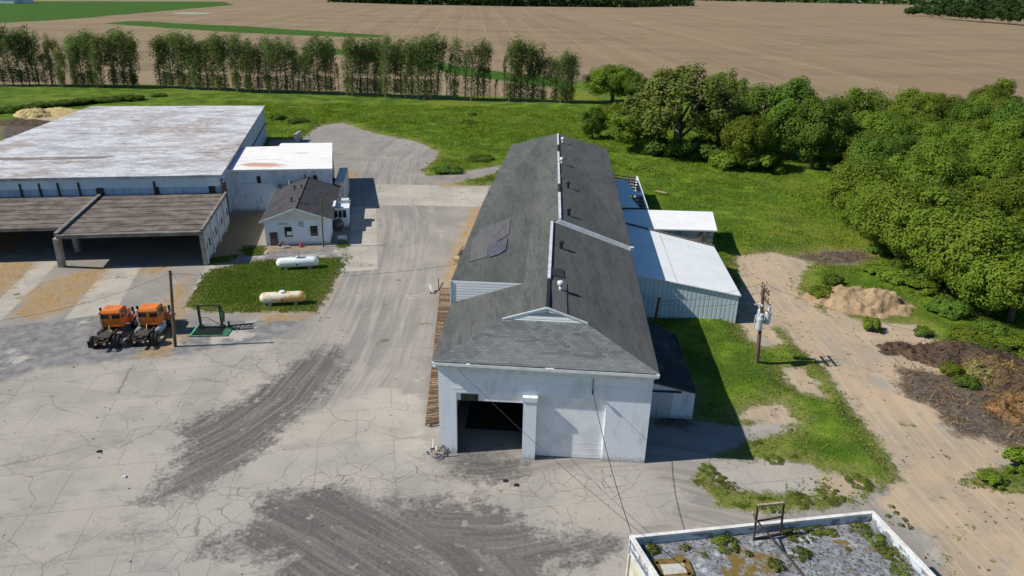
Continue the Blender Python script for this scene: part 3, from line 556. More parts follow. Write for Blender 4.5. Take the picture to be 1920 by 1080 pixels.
# ================================================================ WAREHOUSE, CARPORT, ANNEX, HOUSE
zw = 6.5; w0, w1, w2, w3 = at(-420, 345, zw), at(415, 328, zw), at(497, 198, zw), at(170, 199, zw)
w3 = w3; wl = w0+(at(0, 335, zw)-w0)
w0 = at(0, 335, zw)+(at(0, 335, zw)-w1)*.02
wl2 = w0
wh = thing('warehouse', 'huge flat roofed white warehouse with peeling roof coat and blue white metal walls', 'warehouse', (w1[0], w1[1], 0))
def m_wroof_old():
    t = NT('peeling_roof_coat', .9, .15); v = t.map(t.obj(), (1, 1, 1), (0, 0, R(-10)))
    n1 = t.noise(t.map(v, (.5, 1.1, 1)), .36, 8, .78); n2 = t.noise(v, .08, 4, .6); n3 = t.noise(t.map(v, (.6, 1.2, 1)), 1.5, 6, .75); n4 = t.noise(t.map(v, (.2, .8, 1), loc=(4, 2, 0)), .14, 5, .6)
    col = t.mix(t.sm(n1, .43, .58), (.60, .61, .63), (.38, .375, .385)); col = t.mix(t.sm(n3, .50, .64, 0, .85), col, (.30, .285, .28)); col = t.mix(t.sm(t.noise(v, 4, 4), .52, .66, 0, .65), col, (.27, .265, .265))
    col = t.mix(t.math('MULTIPLY', t.sm(n2, .45, .65), t.sm(n3, .40, .58)), col, (.30, .24, .20)); col = t.mix(t.sm(n1, .605, .65, 0, .95), col, (.17, .145, .135)); col = t.mix(t.sm(n4, .635, .66, 0, .85), col, (.15, .125, .115))
    t.bump(n3, .2, .03); return t.base(col)
M['roofcoat'] = m_wroof_old()
b = MB(); b.slab([wl2+(wl2-w1)*.4+np.array([-6, 26, 0])*0, w1, w2, w3], .35); b.build('roof', M['roofcoat'], wh)
m_band = m_rib('blue_white_band', (.50, .64, .77), (.36, .43, .50), .32, 2, R(9), .6, .35, .02); m_low = m_rib('blue_sheet', (.33, .46, .62), (.17, .23, .32), 1.1, 0, R(-10), .6, .7, .02)
fdir = (w1-w0)/np.linalg.norm(w1-w0); w0x = w1-fdir*46
nin = np.array([-fdir[1], fdir[0], 0]); f0, f1 = w0x+nin*.3, w1+nin*.3-fdir*.3
b = MB(); wallseg(b, f0, f1, 4.9, zw-.36, .3); b.build('wall_band', m_band, wh)
b = MB(); wallseg(b, f0+nin*.12, f1+nin*.12, 0, 4.9, .3); b.build('front_wall', m_low, wh)
sdir = (w2-w1)/np.linalg.norm(w2-w1)
b = MB(); wallseg(b, w1-fdir*.3+sdir*.6, w2-fdir*.3-sdir*.3, 0, zw-.36, .3); b.build('side_wall', m_rib('stained_side_sheet', (.58, .66, .74), (.16, .18, .22), 1.35, 1, R(-12.7), .6, .75, .04), wh)
b = MB(); wallseg(b, w1-fdir*.27+sdir*16-[0, 0, 0], w2-fdir*.27-sdir*.5, 3.0, 3.25, -.07); b.build('dark_rail', M['black'], wh)
b = MB(); wallseg(b, w2-fdir*.4, w3, 0, zw-.36, .3); b.build('rear_wall', M['white'], wh)
for x in (38, 74, 109, 148, 290): 
    b = MB(); p = onplane(x, 350, f0, nin)-nin*.06; b.bar(np.array([p[0], p[1], 3.5]), np.array([p[0], p[1], 5.75]), .22, .12); b.build('wall_post', M['black'], wh)
for x, wd in ((186, .9), (295, .3), (397, .8)):
    b = MB(); p = onplane(x, 352, f0, nin)+nin*.02; b.bar(np.array([p[0], p[1], 3.5]), np.array([p[0], p[1], 5.0]), wd, .16); b.build('wall_gap', M['black'], wh)
b = MB(); p = onplane(45, 340, f0, nin)-nin*.05; q = onplane(90, 340, f0, nin)-nin*.05; p = w0x-nin*.0+nin*.25; wallseg(b, np.array([*p[:2], 5.1]), np.array([*q[:2], 5.1]), 5.05, 6.05, .04); b.build('smooth_panel', plain('pale_blue_panel', (.60, .72, .80), (.52, .63, .72), .6, .5), wh)
b = MB(); p = onplane(388, 340, f0, nin)-nin*.05; q = f1-nin*.05; wallseg(b, np.array([*p[:2], 5.0]), np.array([*q[:2], 5.0]), 5.0, 6.1, .04); b.build('smooth_panel', plain('pale_blue_panel_b', (.62, .73, .80), (.52, .63, .72), .6, .5), wh)
b = MB(); p = f1+fdir*.35-nin*.1; b.bar(np.array([*p[:2], 0]), np.array([*p[:2], 5.9]), .5, .5); b.build('corner_post', plain('charred_post', (.05, .045, .042), (.35, .35, .36), 1.5, lo=.55, hi=.62), wh)

# ---- concrete carport, two bays
zc = 4.0
k0, k1, k2, k3 = at(105, 441, zc), at(378, 434, zc), at(425, 361, zc), at(188, 367, zc); l0, l1 = at(0, 431, zc), at(0, 371, zc)
fd = (k1-k0)/np.linalg.norm(k1-k0)
l0 = at(120, 425, zc)-fd*24; l1 = k3-fd*26
cp = thing('open_carport', 'open concrete carport with mossy brown deck roof and deep dark bays', 'carport', (k1[0], k1[1], 0))
def m_deck():
    t = NT('mossy_deck', .95, .1); v = t.map(t.obj(), (1, 1, 1), (0, 0, R(-10))); s = t.sep(v); n1 = t.noise(v, .5, 5, .65); n3 = t.noise(t.map(v, (.25, 1.6, 1)), 1.1, 6, .7)
    ln = t.math('ABSOLUTE', t.math('SUBTRACT', t.math('FRACT', t.math('ADD', t.math('DIVIDE', s[1], 1.9), t.math('MULTIPLY', n1, .12))), .5))
    col = t.mix(t.sm(n1, .4, .62), (.195, .168, .142), (.112, .096, .083)); col = t.mix(t.sm(n3, .52, .66, 0, .85), col, (.055, .043, .036)); col = t.mix(t.math('MULTIPLY', t.sm(ln, .09, .03), t.sm(n3, .34, .46)), col, (.035, .028, .024)); col = t.mix(t.sm(n3, .30, .40, .6, 0), col, (.23, .19, .155))
    t.bump(n3, .3, .03); return t.base(col)
M['deck'] = m_deck(); m_beam = plain('stained_beam', (.24, .22, .20), (.14, .125, .11), .9, .95, fine=.4)
b = MB(); b.slab([k0, k1, k2, k3], .3); b.build('roof', M['deck'], cp)
b = MB(); b.slab([l0, at(120, 425, zc)-fd*.0, k3-fd*.25, l1], .3); b.build('roof', M['deck'], cp)
b = MB(); b.bar(k0+[0, 0, -.18], k1+[0, 0, -.18], .35, .4); b.build('front_beam', m_beam, cp)
b = MB(); b.bar(l0+[0, 0, -.2], at(120, 425, zc)+[0, 0, -.2], .3, .38); b.build('front_beam', m_beam, cp)
b = MB(); b.bar(k0+[0, 0, .1], k3+[0, 0, .1], .4, .34); b.build('divider_parapet', m_beam, cp)
b = MB(); b.bar(k1+[0, 0, .1], k2+[0, 0, .1], .3, .34); b.build('edge_parapet', m_beam, cp)
s0 = k1-np.array([0, 0, zc]); s1 = at(432, 395); s1 = np.array([k2[0], k2[1], 0])
b = MB(); wallseg(b, s0, s1, 0, zc-.3, .3); sw = b.build('side_wall', m_wallwhite('panel_wall', (.56, .56, .54), (.36, .34, .31), .8, .6), cp)
ed = (s1-s0)/np.linalg.norm(s1-s0); en = np.array([ed[1], -ed[0], 0])
for k in range(4):
    a0 = s0+ed*(.25+k*3.9); b = MB(); b.bar(np.array([*(a0+en*.06)[:2], 0]), np.array([*(a0+en*.06)[:2], zc-.35]), .35, .16); b.build('wall_rib', M['white_trim'], sw)
    for dd in (1.1, 2.7):
        b = MB(); c = s0+ed*(.25+k*3.9+dd)+en*.03; b.prism([np.array([*(c-ed*.28)[:2], 1.35]), np.array([*(c+ed*.28)[:2], 1.35]), np.array([*(c+ed*.28)[:2], 2.25]), np.array([*(c-ed*.28)[:2], 2.25])], -en*.05); b.build('window', M['glass'], cp)
for nm, px in (('column', (117, 500)),): 
    p = at(*px); b = MB(); b.bar(p, np.array([k0[0], k0[1], zc-.35]), .62, .55); b.build('column', M['concrete'], cp)
p = at(147, 471); b = MB(); b.bar(p, np.array([p[0]-.1, p[1], zc-.3]), .55, .5); b.build('column', M['concrete'], cp)
p = at(-60, 485); b = MB(); b.bar(p, np.array([p[0], p[1], zc-.3]), .55, .5); b.build('column', M['concrete'], cp)
b = MB(); b.bar(np.array([*(k1-fd*.1+nin*.15)[:2], 0]), np.array([*(k1-fd*.1+nin*.15)[:2], zc-.36]), .4, .5); b.build('column', M['concrete'], cp)
b = MB(); wallseg(b, l1-[0, 0, zc], np.array([*k2[:2], 0])-ed*.0-fd*.35, 0, zc-.31, .2); b.build('rear_wall', m_low, cp)

# ---- white roofed annex
za = 5.9; a0, a1, a2, a3 = at(417, 319, za), at(623, 316, za), at(623, 267.5, za), at(443, 276, za); a2b = at(527, 268.5, za); a2c = at(522, 274, za)
an = thing('roofed_annex', 'white flat roofed annex with a rust stain joined to the big warehouse', 'annex', (a1[0], a1[1], 0))
def m_anroof():
    t = NT('chalky_roof', .85, .2); v = t.map(t.obj(), (1, 1, 1), (0, 0, R(-10))); n3 = t.noise(t.map(v, (.4, 1.3, 1)), .8, 6, .7); n2 = t.noise(v, .25, 4, .6)
    col = t.mix(t.sm(n3, .55, .68), (.76, .74, .71), (.45, .42, .39)); s = t.n('ShaderNodeVectorMath', operation='DISTANCE'); t.put(s.inputs[0], t.map(t.obj(), (.55, 1.1, 0))); q = (at(492, 309, za)-a1); s.inputs[1].default_value = (q[0]*.55, q[1]*1.1, 0)
    col = t.mix(t.sm(t.math('MULTIPLY_ADD', t.math('SUBTRACT', n3, .5), 3.0, s.outputs['Value']), 2.0, .9, 0, .95), col, (.52, .29, .21)); t.bump(n3, .15, .02); return t.base(col)
b = MB(); b.slab([a0, a1, a2, a2b, a2c, a3], .25); b.build('roof', m_anroof(), an)
m_anw = m_wallwhite('peeling_annex_wall', (.60, .63, .66), (.30, .30, .30), 1.3, .9)
ad = (a1-a0)/np.linalg.norm(a1-a0); anrm = np.array([-ad[1], ad[0], 0])
b = MB(); wallseg(b, a0+anrm*.2+ad*.2, a1+anrm*.2-ad*.2, 0, za-.25, .3); fw = b.build('front_wall', m_anw, an)
b = MB(); wallseg(b, a1-ad*.2+anrm*.5, a2-ad*.2-anrm*.2, 0, za-.25, .3); b.build('side_wall', m_anw, an)
b = MB(); wallseg(b, a2-anrm*.3, a2b-anrm*.3, 0, za-.25, .3); b.build('rear_wall', m_anw, an)
b = MB(); q0 = a0+ad*1.5+anrm*.14; q1 = a0+ad*8+anrm*.14; b.tube([np.array([*q0[:2], 3.9]), np.array([*q1[:2], 3.9])], .06, 6); b.build('wall_pipe', M['white_trim'], fw)
for k in (4.6, 12.2): b = MB(); q = a0+ad*k+anrm*.1; b.bar(np.array([*q[:2], 4.0]), np.array([*q[:2], 4.95]), .5, .1); b.build('wall_gap', M['black'], an)
b = MB(); g0 = at(624, 330, 2); g = a1+ad*1.5; wallseg(b, np.array([*(a1+ad*.05+anrm*1.0)[:2], 0]), np.array([*(a1+ad*1.3+anrm*1.0)[:2], 0]), 0, 3.6, 9.0); b.build('side_bay', plain('cream_wall', (.62, .60, .56), (.5, .47, .43)), an)
b = MB(); p = at(560, 262)-[0, 0, 0]; b.bar(at(556, 268), at(556, 268)+[0, 0, 2.4], 3.2, .3); 
st = thing('short_wall', 'short pale wall standing in the yard behind the white annex', 'wall', at(556, 268)); b = MB(); p = at(557, 267); b.box(p[0]-.25, p[0]+.25, p[1]-1.2, p[1]+2.6, 0, 1.7); b.build('slab', plain('pale_block', (.5, .48, .44)), st); b = MB(); b.box(p[0]-.3, p[0]+.3, p[1]-1.25, p[1]+2.65, 1.7, 1.8); b.build('coping', M['concrete'], st)

# ---- little white house
FH = Frame(at(500, 461), R(9.5)); HW = FH.W
hr = FH.z(619, 460)[0]; apx = FH.v(552, 390, -.1); eh = FH.v(490, 413, -.1)[2]; ehr = FH.v(620, 409, -.1)[2]; eh = (eh+ehr)/2; ridf = FH.z(566, 324, apx[2]); HL = ridf[1]
print('house', hr, apx, eh, ehr, HL)
hs = thing('office_house', 'small white gabled house with dark shingle roof and two windows', 'house', FH.o)
mh = m_wallwhite('pale_blue_render', (.64, .73, .80), (.46, .52, .58), 1.2, .5)
hw2 = hr/2; ap = (hw2, apx[2])
b = MB(); b.prism([HW(0, 0, 0), HW(hr, 0, 0), HW(hr, 0, eh-.1), HW(hw2, 0, apx[2]-.15), HW(0, 0, eh-.1)], FH.V*.2); b.build('front_wall', mh, hs)
b = MB(); b.box(0, .2, .2, HL, 0, eh-.12, HW); b.build('side_wall', mh, hs)
b = MB(); b.box(hr-.2, hr, .2, HL, 0, eh-.12, HW); b.build('side_wall', mh, hs)
b = MB(); b.prism([HW(0, HL, 0), HW(hr, HL, 0), HW(hr, HL, eh-.1), HW(hw2, HL, apx[2]-.15), HW(0, HL, eh-.1)], -FH.V*.2); b.build('rear_wall', mh, hs)
b = MB(); g = -.45; b.slab([HW(-.45, g+.1, eh-.15), HW(hw2, g+.1, apx[2]), HW(hw2, HL+.3, apx[2]), HW(-.45, HL+.3, eh-.15)], .14); b.slab([HW(hw2, g+.1, apx[2]), HW(hr+.45, g+.1, eh-.15), HW(hr+.45, HL+.3, eh-.15), HW(hw2, HL+.3, apx[2])], .14); hrf = b.build('roof', M['shingle_house'], hs)
m_rake = plain('cream_trim', (.66, .68, .62), (.55, .56, .50), 2, .6)
b = MB(); b.bar(HW(-.47, g+.04, eh-.25), HW(hw2, g+.04, apx[2]-.1), .08, .26); b.bar(HW(hw2, g+.04, apx[2]-.1), HW(hr+.47, g+.04, eh-.25), .08, .26); b.build('rake_board', m_rake, hs)
b = MB(); b.prism([HW(.1, -.03, eh-.2), HW(hr-.1, -.03, eh-.2), HW(hw2, -.03, apx[2]-.25)], FH.V*.028); b.build('gable_panel', m_rake, hs)
b = MB(); b.bar(HW(-.25, HL+.32, eh+.05), HW(hw2, HL+.32, apx[2]+.12), .2, .3); b.bar(HW(hw2, HL+.32, apx[2]+.12), HW(hr+.25, HL+.32, eh+.05), .2, .3); b.build('roof_edge', M['black'], hrf)
b = MB(); b.bar(HW(hw2, g+.12, apx[2]+.02), HW(hw2, HL+.2, apx[2]+.02), .22, .06); b.build('ridge_cap', plain('ridge_shingle', (.10, .095, .095)), hrf)
def hwin(x0, y0, x1, y1, nm='window'):
    q0 = FH.v(x0, y1, 0); q1 = FH.v(x1, y0, 0)
    b = MB(); b.box(q0[0]-.08, q1[0]+.08, -.07, -.005, q0[2]-.08, q1[2]+.08, HW); fr = b.build(nm, M['white_trim'], hs)
    b = MB(); b.box(q0[0], q1[0], -.09, -.072, q0[2], q1[2], HW); b.build('pane', M['glass'], fr); return fr, q0, q1
fr, q0, q1 = hwin(535, 425, 547, 444); b = MB(); b.box(q0[0]+.25, q1[0]-.02, -.11, -.092, q0[2]+.2, (q0[2]+q1[2])/2+.05, HW); b.build('window_unit', M['white_trim'], fr)
fr, q0, q1 = hwin(583, 423, 595, 442); b = MB()
for k in range(1, 4): b.box(q0[0], q1[0], -.10, -.092, q0[2]+k*(q1[2]-q0[2])/4-.02, q0[2]+k*(q1[2]-q0[2])/4+.02, HW)
b.build('muntins', plain('grey_muntin', (.22, .23, .25)), fr)
q0 = FH.v(508, 461, 0); q1 = FH.v(520, 435, 0); b = MB(); b.box(q0[0], q1[0], -.08, -.005, 0.05, q1[2], HW); dr = b.build('door', plain('brown_door', (.20, .13, .11), (.14, .09, .08), 3), hs)
b = MB(); b.box(q0[0]+.12, q1[0]-.12, -.1, -.082, 1.0, q1[2]-.12, HW); b.build('door_glass', M['glass'], dr)
q = FH.v(565, 420, 0); b = MB(); b.box(q[0]-.28, q[0]+.28, -.12, -.005, q[2]-.35, q[2]+.3, HW); b.build('wall_box', plain('grey_box', (.42, .47, .50), (.3, .33, .35), 3), hs)
q = FH.v(530, 420, 0); b = MB(); b.box(q[0]-.5, q[0]+.5, -.10, -.005, q[2]-.06, q[2]+.08, HW); b.build('wall_sign', plain('faded_sign', (.33, .37, .38), (.5, .54, .56), 8), hs)
for x, y in ((525, 353), (558, 333), (572, 335), (553, 356), (566, 354), (547, 379), (562, 379)):
    left = FH.z(x, y, apx[2])[0] < hw2; pl = (HW(0 if left else hr, 0, eh), np.cross(FH.V, (HW(hw2, 0, apx[2])-HW(0 if left else hr, 0, eh)))); p = onplane(x, y, *pl); b = MB(); b.tube([p-[0, 0, .2], p+[0, 0, .4], p+[0, 0, .41], p+[0, 0, .55]], [.08, .08, .16, .16], 8); b.build('roof_vent', M['black'], hs)
p = onplane(543, 345, HW(0, 0, eh), np.cross(FH.V, HW(hw2, 0, apx[2])-HW(0, 0, eh))); b = MB(); b.tube([p-[0, 0, .2], p+[0, 0, .5]], .13, 8); b.build('flue', M['galv'], hs)
# side porch
pz = 2.45; v0 = FH.z(650, 404)[1]; v0 = 6.5
b = MB(); b.box(hr+.02, hr+1.9, v0, v0+3.2, 0, pz, HW); po = b.build('side_porch', mh, hs)
b = MB(); b.box(hr+.02, hr+2.1, v0-.2, v0+3.4, pz, pz+.18, HW); b.build('porch_roof', M['white_trim'], po)
b = MB(); b.box(hr+1.0, hr+2.0, v0+2.0, v0+3.2, pz+.19, pz+.6, HW); b.build('roof_box', plain('pale_box', (.55, .57, .58)), po)
for dx in (.15, .7, 1.25): b = MB(); b.box(hr+dx, hr+dx+.42, v0-.05, v0-.004, 1.3, 2.3, HW); b.build('window', M['glass'], po)
b = MB(); b.bar(HW(hr+.35, 4.5, eh+.1), HW(hr+.35, 7.0, eh+.1), .3, .12); b.build('gutter_flap', M['white_trim'], hs)

# ================================================================ NEAR FLAT ROOF, BOTTOM RIGHT
zp = 4.5; n0, n1, n2, n3 = at(1180, 1004, zp), at(1638, 957, zp), at(1756, 1080, zp), at(1228, 1080, zp)
n2 = n1+(n2-n1)*3.2; n3 = n0+(n3-n0)*5.2
fb = thing('parapet_building', 'flat roofed building with white parapet and a weedy mossy roof in the near corner', 'building', (n0[0], n0[1], 0))
m_par = plain('parapet_paint', (.72, .70, .66), (.55, .53, .49), 1.5, .8, fine=.5)
m_inner = plain('parapet_inner', (.50, .56, .62), (.20, .20, .21), 1.1, .9, lo=.48, hi=.58)
zr_ = zp-.55
for nm, p, q in (('parapet', n0, n1), ('parapet', n1-[0, 0, .004], n2-[0, 0, .004]), ('parapet', n3-[0, 0, .004], n0-[0, 0, .004])):
    d = (q-p)/np.linalg.norm(q-p); inn = np.array([d[1], -d[0], 0])
    b = MB(); b.slab([p, q, q+inn*.2, p+inn*.2], .14); pp = b.build(nm, m_par, fb)
    b = MB(); b.prism([p+inn*.03-[0, 0, .16], q+inn*.03-[0, 0, .16], q+inn*.17-[0, 0, .16], p+inn*.17-[0, 0, .16]], (0, 0, -.9)); b.build('parapet_face', m_inner, pp)
b = MB()
for p, q in ((n0, n1), (n1, n2), (n3, n0)):
    d = (q-p)/np.linalg.norm(q-p); inn = np.array([d[1], -d[0], 0]); b.prism([np.array([*(p+inn*.06)[:2], 0]), np.array([*(q+inn*.06)[:2], 0]), np.array([*(q+inn*.06)[:2], zp-1.04]), np.array([*(p+inn*.06)[:2], zp-1.04])], inn*.2)
b.build('wall', plain('cream_block', (.56, .54, .44), (.42, .40, .32), 1.2, .9), fb)
def m_mossroof():
    t = NT('weathered_roof', .95, .1); v = t.obj(); n1_ = t.noise(v, .5, 6, .65); n2_ = t.noise(v, 2.2, 6, .7); n3_ = t.noise(v, 7, 4, .6); n4_ = t.noise(t.map(v, (1, 1, 1), loc=(7, 3, 0)), .38, 4, .6)
    col = t.mix(t.sm(n2_, .4, .6), (.27, .28, .295), (.17, .175, .18)); col = t.mix(t.sm(n3_, .50, .62, 0, .95), col, (.07, .066, .058)); col = t.mix(t.sm(n1_, .56, .62, 0, .8), col, (.50, .53, .56))
    col = t.mix(t.math('MULTIPLY', t.sm(n4_, .56, .62), t.sm(n2_, .38, .55)), col, (.17, .115, .03)); col = t.mix(t.sm(n2_, .64, .68, 0, .9), col, (.06, .055, .025)); t.bump(n2_, .4, .05); return t.base(col)
b = MB(); mid = (n0+n1)/2; b.slab([q-[0, 0, .55] for q in (n0, n1, n2, n3)], .2); b.build('roof', m_mossroof(), fb)
m_moss = plain('moss_roof', (.13, .09, .025), (.22, .135, .035), 2.5, .95, bump=.4)
q = [at(x, y, zr_+.05) for x, y in ((1228, 1055), (1285, 1052), (1296, 1080), (1240, 1085))]
b = MB()
for i in range(4): b.bar(q[i], q[(i+1) % 4], .32, .14)
hat = b.build('roof_hatch', m_moss, fb); b = MB(); b.slab([p+(np.mean(q, 0)-p)*.2+[0, 0, .04] for p in q], .05); b.build('hatch_lid', plain('pale_lid', (.5, .48, .43)), hat)
# steel frame standing on it
fr = thing('roof_frame', 'dark upright steel frame standing on the weedy flat roof', 'steel frame', at(1435, 1012, zr_))
m_dst = plain('dark_steel', (.05, .04, .045), (.10, .06, .045), 4, .7)
lb, rb = at(1413, 1013, zr_), at(1463, 1003, zr_); lt, rt = onplane(1421, 948, lb, (0, 1, 0)), onplane(1470, 943, rb, (0, 1, 0))
for p, q in ((lb, lt), (rb, rt)): b = MB(); b.bar(p, q, .09); b.build('upright', m_dst, fr)
b = MB(); b.bar(lt, rt, .12, .12); b.build('top_bar', M['wood_pale'], fr)
b = MB(); b.bar(lb+(lt-lb)*.55, rb+(rt-rb)*.58, .08); b.build('cross_bar', m_dst, fr)
b = MB(); b.bar(lb+[0, 0, .1], rb+[0, 0, .1], .08); b.build('foot_bar', m_dst, fr)
lp = thing('fallen_pole', 'long dark pole lying aslant across the weedy flat roof', 'pole', at(1480, 1040, zr_))
b = MB(); b.tube([lt+(lb-lt)*.3+[-.15, -.12, .0], at(1470, 1035, zr_+.12), at(1530, 1110, zr_+.12)], [.05, .06, .06], 7); b.build('shaft', m_dst, lp); b = MB(); p = lt+(lb-lt)*.3+[-.15, -.12, 0]; b.tube([p, p+[-.12, .05, .3]], .065, 7); b.build('pole_tip', M['wood_pale'], lp)

# ================================================================ UTILITY POLES AND WIRES
pR = at(1419, 685); hR = vup(1419, 685, 540); tR = at(1432, 540, hR)
up = thing('utility_pole', 'leaning wooden utility pole carrying three grey transformers beside the dirt track', 'utility pole', pR)
b = MB(); b.tube([pR-[0, 0, .3], (pR+tR)/2, tR], [.19, .16, .13], 10); b.build('shaft', M['wood'], up)
ax = lambda k: pR+(tR-pR)*k
def cross(k, half, n):
    c = ax(k); b = MB(); b.bar(c+[.14, -half, 0], c+[.14, half, 0], .12, .14); cr = b.build('crossarm', M['wood'], up)
    for i in range(n):
        y = -half+.12+i*(2*half-.24)/(n-1); b = MB(); p = c+[.14, y, .06]; b.tube([p, p+[0, 0, .14], p+[0, 0, .3], p+[0, 0, .32]], [.03, .03, .08, .04], 6); b.build('insulator', plain('brown_porcelain', (.12, .075, .055), None, 3, .3, .5), cr)
cross(.97, .95, 4); cross(.87, .95, 4)
b = MB(); b.bar(ax(.80)+[-.15, -.5, 0], ax(.80)+[-.1, .5, 0], .08); b.bar(ax(.80)+[-.7, -.1, 0], ax(.80)+[.7, -.1, 0], .08); b.build('bracket', M['galv'], up)
m_can = plain('transformer_grey', (.50, .55, .58), (.38, .42, .44), 2, .45, .4)
for dx, dy, z in ((-.28, -.42, .50), (.45, -.1, .56), (.05, .5, .55)):
    c = ax(z)+[dx, dy, 0]; b = MB(); b.tube([c, c+[0, 0, .05], c+[0, 0, 1.05], c+[0, 0, 1.15]], [.22, .27, .27, .17], 14); tc = b.build('transformer', m_can, up)
    b = MB(); b.tube([c+[0, 0, 1.1], c+[0, 0, 1.2], c+[0, 0, 1.5], c+[0, 0, 1.52]], [.09, .11, .06, .02], 8); b.tube([c+[.15, .1, 1.1], c+[.2, .15, 1.45]], .05, 6); b.build('bushing', plain('white_porcelain', (.7, .72, .74), None, 2, .3, .5), tc)
b = MB(); c = ax(.5)+[-.62, -.2, 0]; b.tube([c+[.35, 0, .0], c, c+[0, 0, 1.2], c+[.3, 0, 1.5]], .045, 6); b.build('conduit', M['galv'], up)
def pole_thing(px, y2, xtop, label, r=.13, name='wooden_pole'):
    p = at(*px); h = vup(px[0], px[1], y2); t_ = at(xtop, y2, h); o = thing(name, label, 'pole', p)
    b = MB(); b.tube([p-[0, 0, .3], (p+t_)/2, t_], [r*1.15, r, r*.85], 9); b.build('shaft', M['wood'], o)
    b = MB(); b.tube([t_, t_+[0, 0, .1], t_+[0, 0, .12]], [r*.95, r*.9, .02], 9); b.build('pole_cap', M['black'], o); return o, p, t_
oL, pL, tL = pole_thing((328, 650), 510, 319, 'bare wooden pole leaning beside the second orange truck', .13)
b = MB(); b.bar(tL-[.0, 0, .25], tL-[-.25, .1, .2], .06); b.build('hook', M['black'], oL)
oH, pH, tH = pole_thing((606.5, 463), 362, 601, 'thin wooden pole against the front of the small white house', .09)
oS, pS, tS = pole_thing((1226, 612), 560, 1236, 'short dark post in the shade before the metal shed', .14)
def wire(p, q, sag, label, r=.014):
    p = np.array(p, float); q = np.array(q, float); path = [p*(1-k/14)+q*(k/14)-np.array([0, 0, sag*4*(k/14)*(1-k/14)]) for k in range(15)]
    b = MB(); b.tube(path, r, 5); o = b.build('overhead_wire', M['wire']); tag(o, label, 'wire'); return o
wire(ATTACH+[0, 0, .1], n0+[.1, .1, .1], .5, 'black cable from the garage front down to the parapet corner', .022)
wire(W(u0(858, 690), -.1, 6.8), at(1330, 1100, 4.6), .5, 'thin cable crossing in front of the open garage doorway', .013)
wire(tL-[0, 0, .1], W(-.5, 14.0, 8.6), .8, 'thin wire from the bare pole across the drive to the garage eave', .012)
wire(tL-[0, 0, .1], at(-60, 608, 5.5), .7, 'thin wire from the bare pole out over the straw strewn slabs', .012)
for k, (a0_, z_) in enumerate((((0, -.8), .97), ((0, .8), .97), ((0, 0), .80))):
    wire(ax(z_)+[.14, a0_[1], .3], tS+[0, 0, -.1-.22*k], .35, ('upper', 'middle', 'lowest')[k]+' cable of three from the utility pole to the short shaded post', .013)
    wire(tS+[0, 0, -.1-.22*k], W(WID+.0, 16.0, 6.3-.2*k), .1, ('upper', 'middle', 'lowest')[k]+' cable of three between the short post and the garage eave', .013)
wire(ax(.97)+[.14, .8, .3], at(1990, 660, 8.0), 1.0, 'cable from the utility pole over the green bank towards the wood', .013)

# ================================================================ PROPANE TANKS
def m_tank(name, c, c2, rust):
    t = NT(name, .45, .4); v = t.obj(); n = t.noise(t.map(v, (1, 1, .6)), .9, 5, .6); n2 = t.noise(v, 4, 4); col = t.mix(t.sm(n, .47, .56, 0, rust), c, c2); col = t.mix(t.sm(n2, .58, .7, 0, .35), col, (.36, .30, .22)); return t.base(col)
def tank(pa, pb, label, mat, dome):
    a = at(*pa); b_ = at(*pb); c = (a+b_)/2; o = thing('propane_tank', label, 'propane tank', (c[0], c[1], 0)); d = (b_-a)/np.linalg.norm(b_-a); n = np.array([-d[1], d[0], 0]); r = .56; L_ = np.linalg.norm(b_-a)/2; z = np.array([0, 0, .2+r])
    a = c-d*L_+z; b_ = c+d*L_+z
    m = MB(); m.capsule(a, b_, r, 24, 7); m.build('shell', mat, o, True)
    for s in (-.55, .55):
        m = MB(); q = c+d*L_*s; m.prism([q-n*.55-d*.15, q+n*.55-d*.15, q+n*.55-d*.15+[0, 0, .42], q+n*.3-d*.15+[0, 0, .33], q-n*.3-d*.15+[0, 0, .33], q-n*.55-d*.15+[0, 0, .42]], d*.3); m.build('saddle', M['concrete'], o)
    m = MB(); q = c+z+[0, 0, r-.05]
    if dome: m.tube([q, q+[0, 0, .16], q+[0, 0, .22]], [.28, .27, .05], 14); m.build('valve_dome', M['white_trim'], o)
    else:
        m.tube([q, q+[0, 0, .14]], .24, 12); vd = m.build('valve_ring', M['galv'], o); m = MB(); m.prism([q+d*.1-n*.25+[0, 0, .1], q+d*.1+n*.25+[0, 0, .1], q+d*.3+n*.2+[0, 0, .6], q+d*.3-n*.2+[0, 0, .6]], d*.05); m.build('open_lid', M['black'], vd)
    m = MB(); q = c+z-n*r*.97-[0, 0, .1]; m.bar(q, q-n*.05, .18, .14); m.build('data_plate', M['black'], o)
tank((519, 505), (599, 501), 'clean white propane tank with open lid on the lawn near the house', m_tank('tank_white', (.74, .78, .78), (.62, .67, .68), .6), False)
tank((488, 572), (575, 568), 'rust yellowed white propane tank at the lower edge of the lawn', m_tank('tank_rusty', (.68, .64, .50), (.58, .34, .10), .95), True)

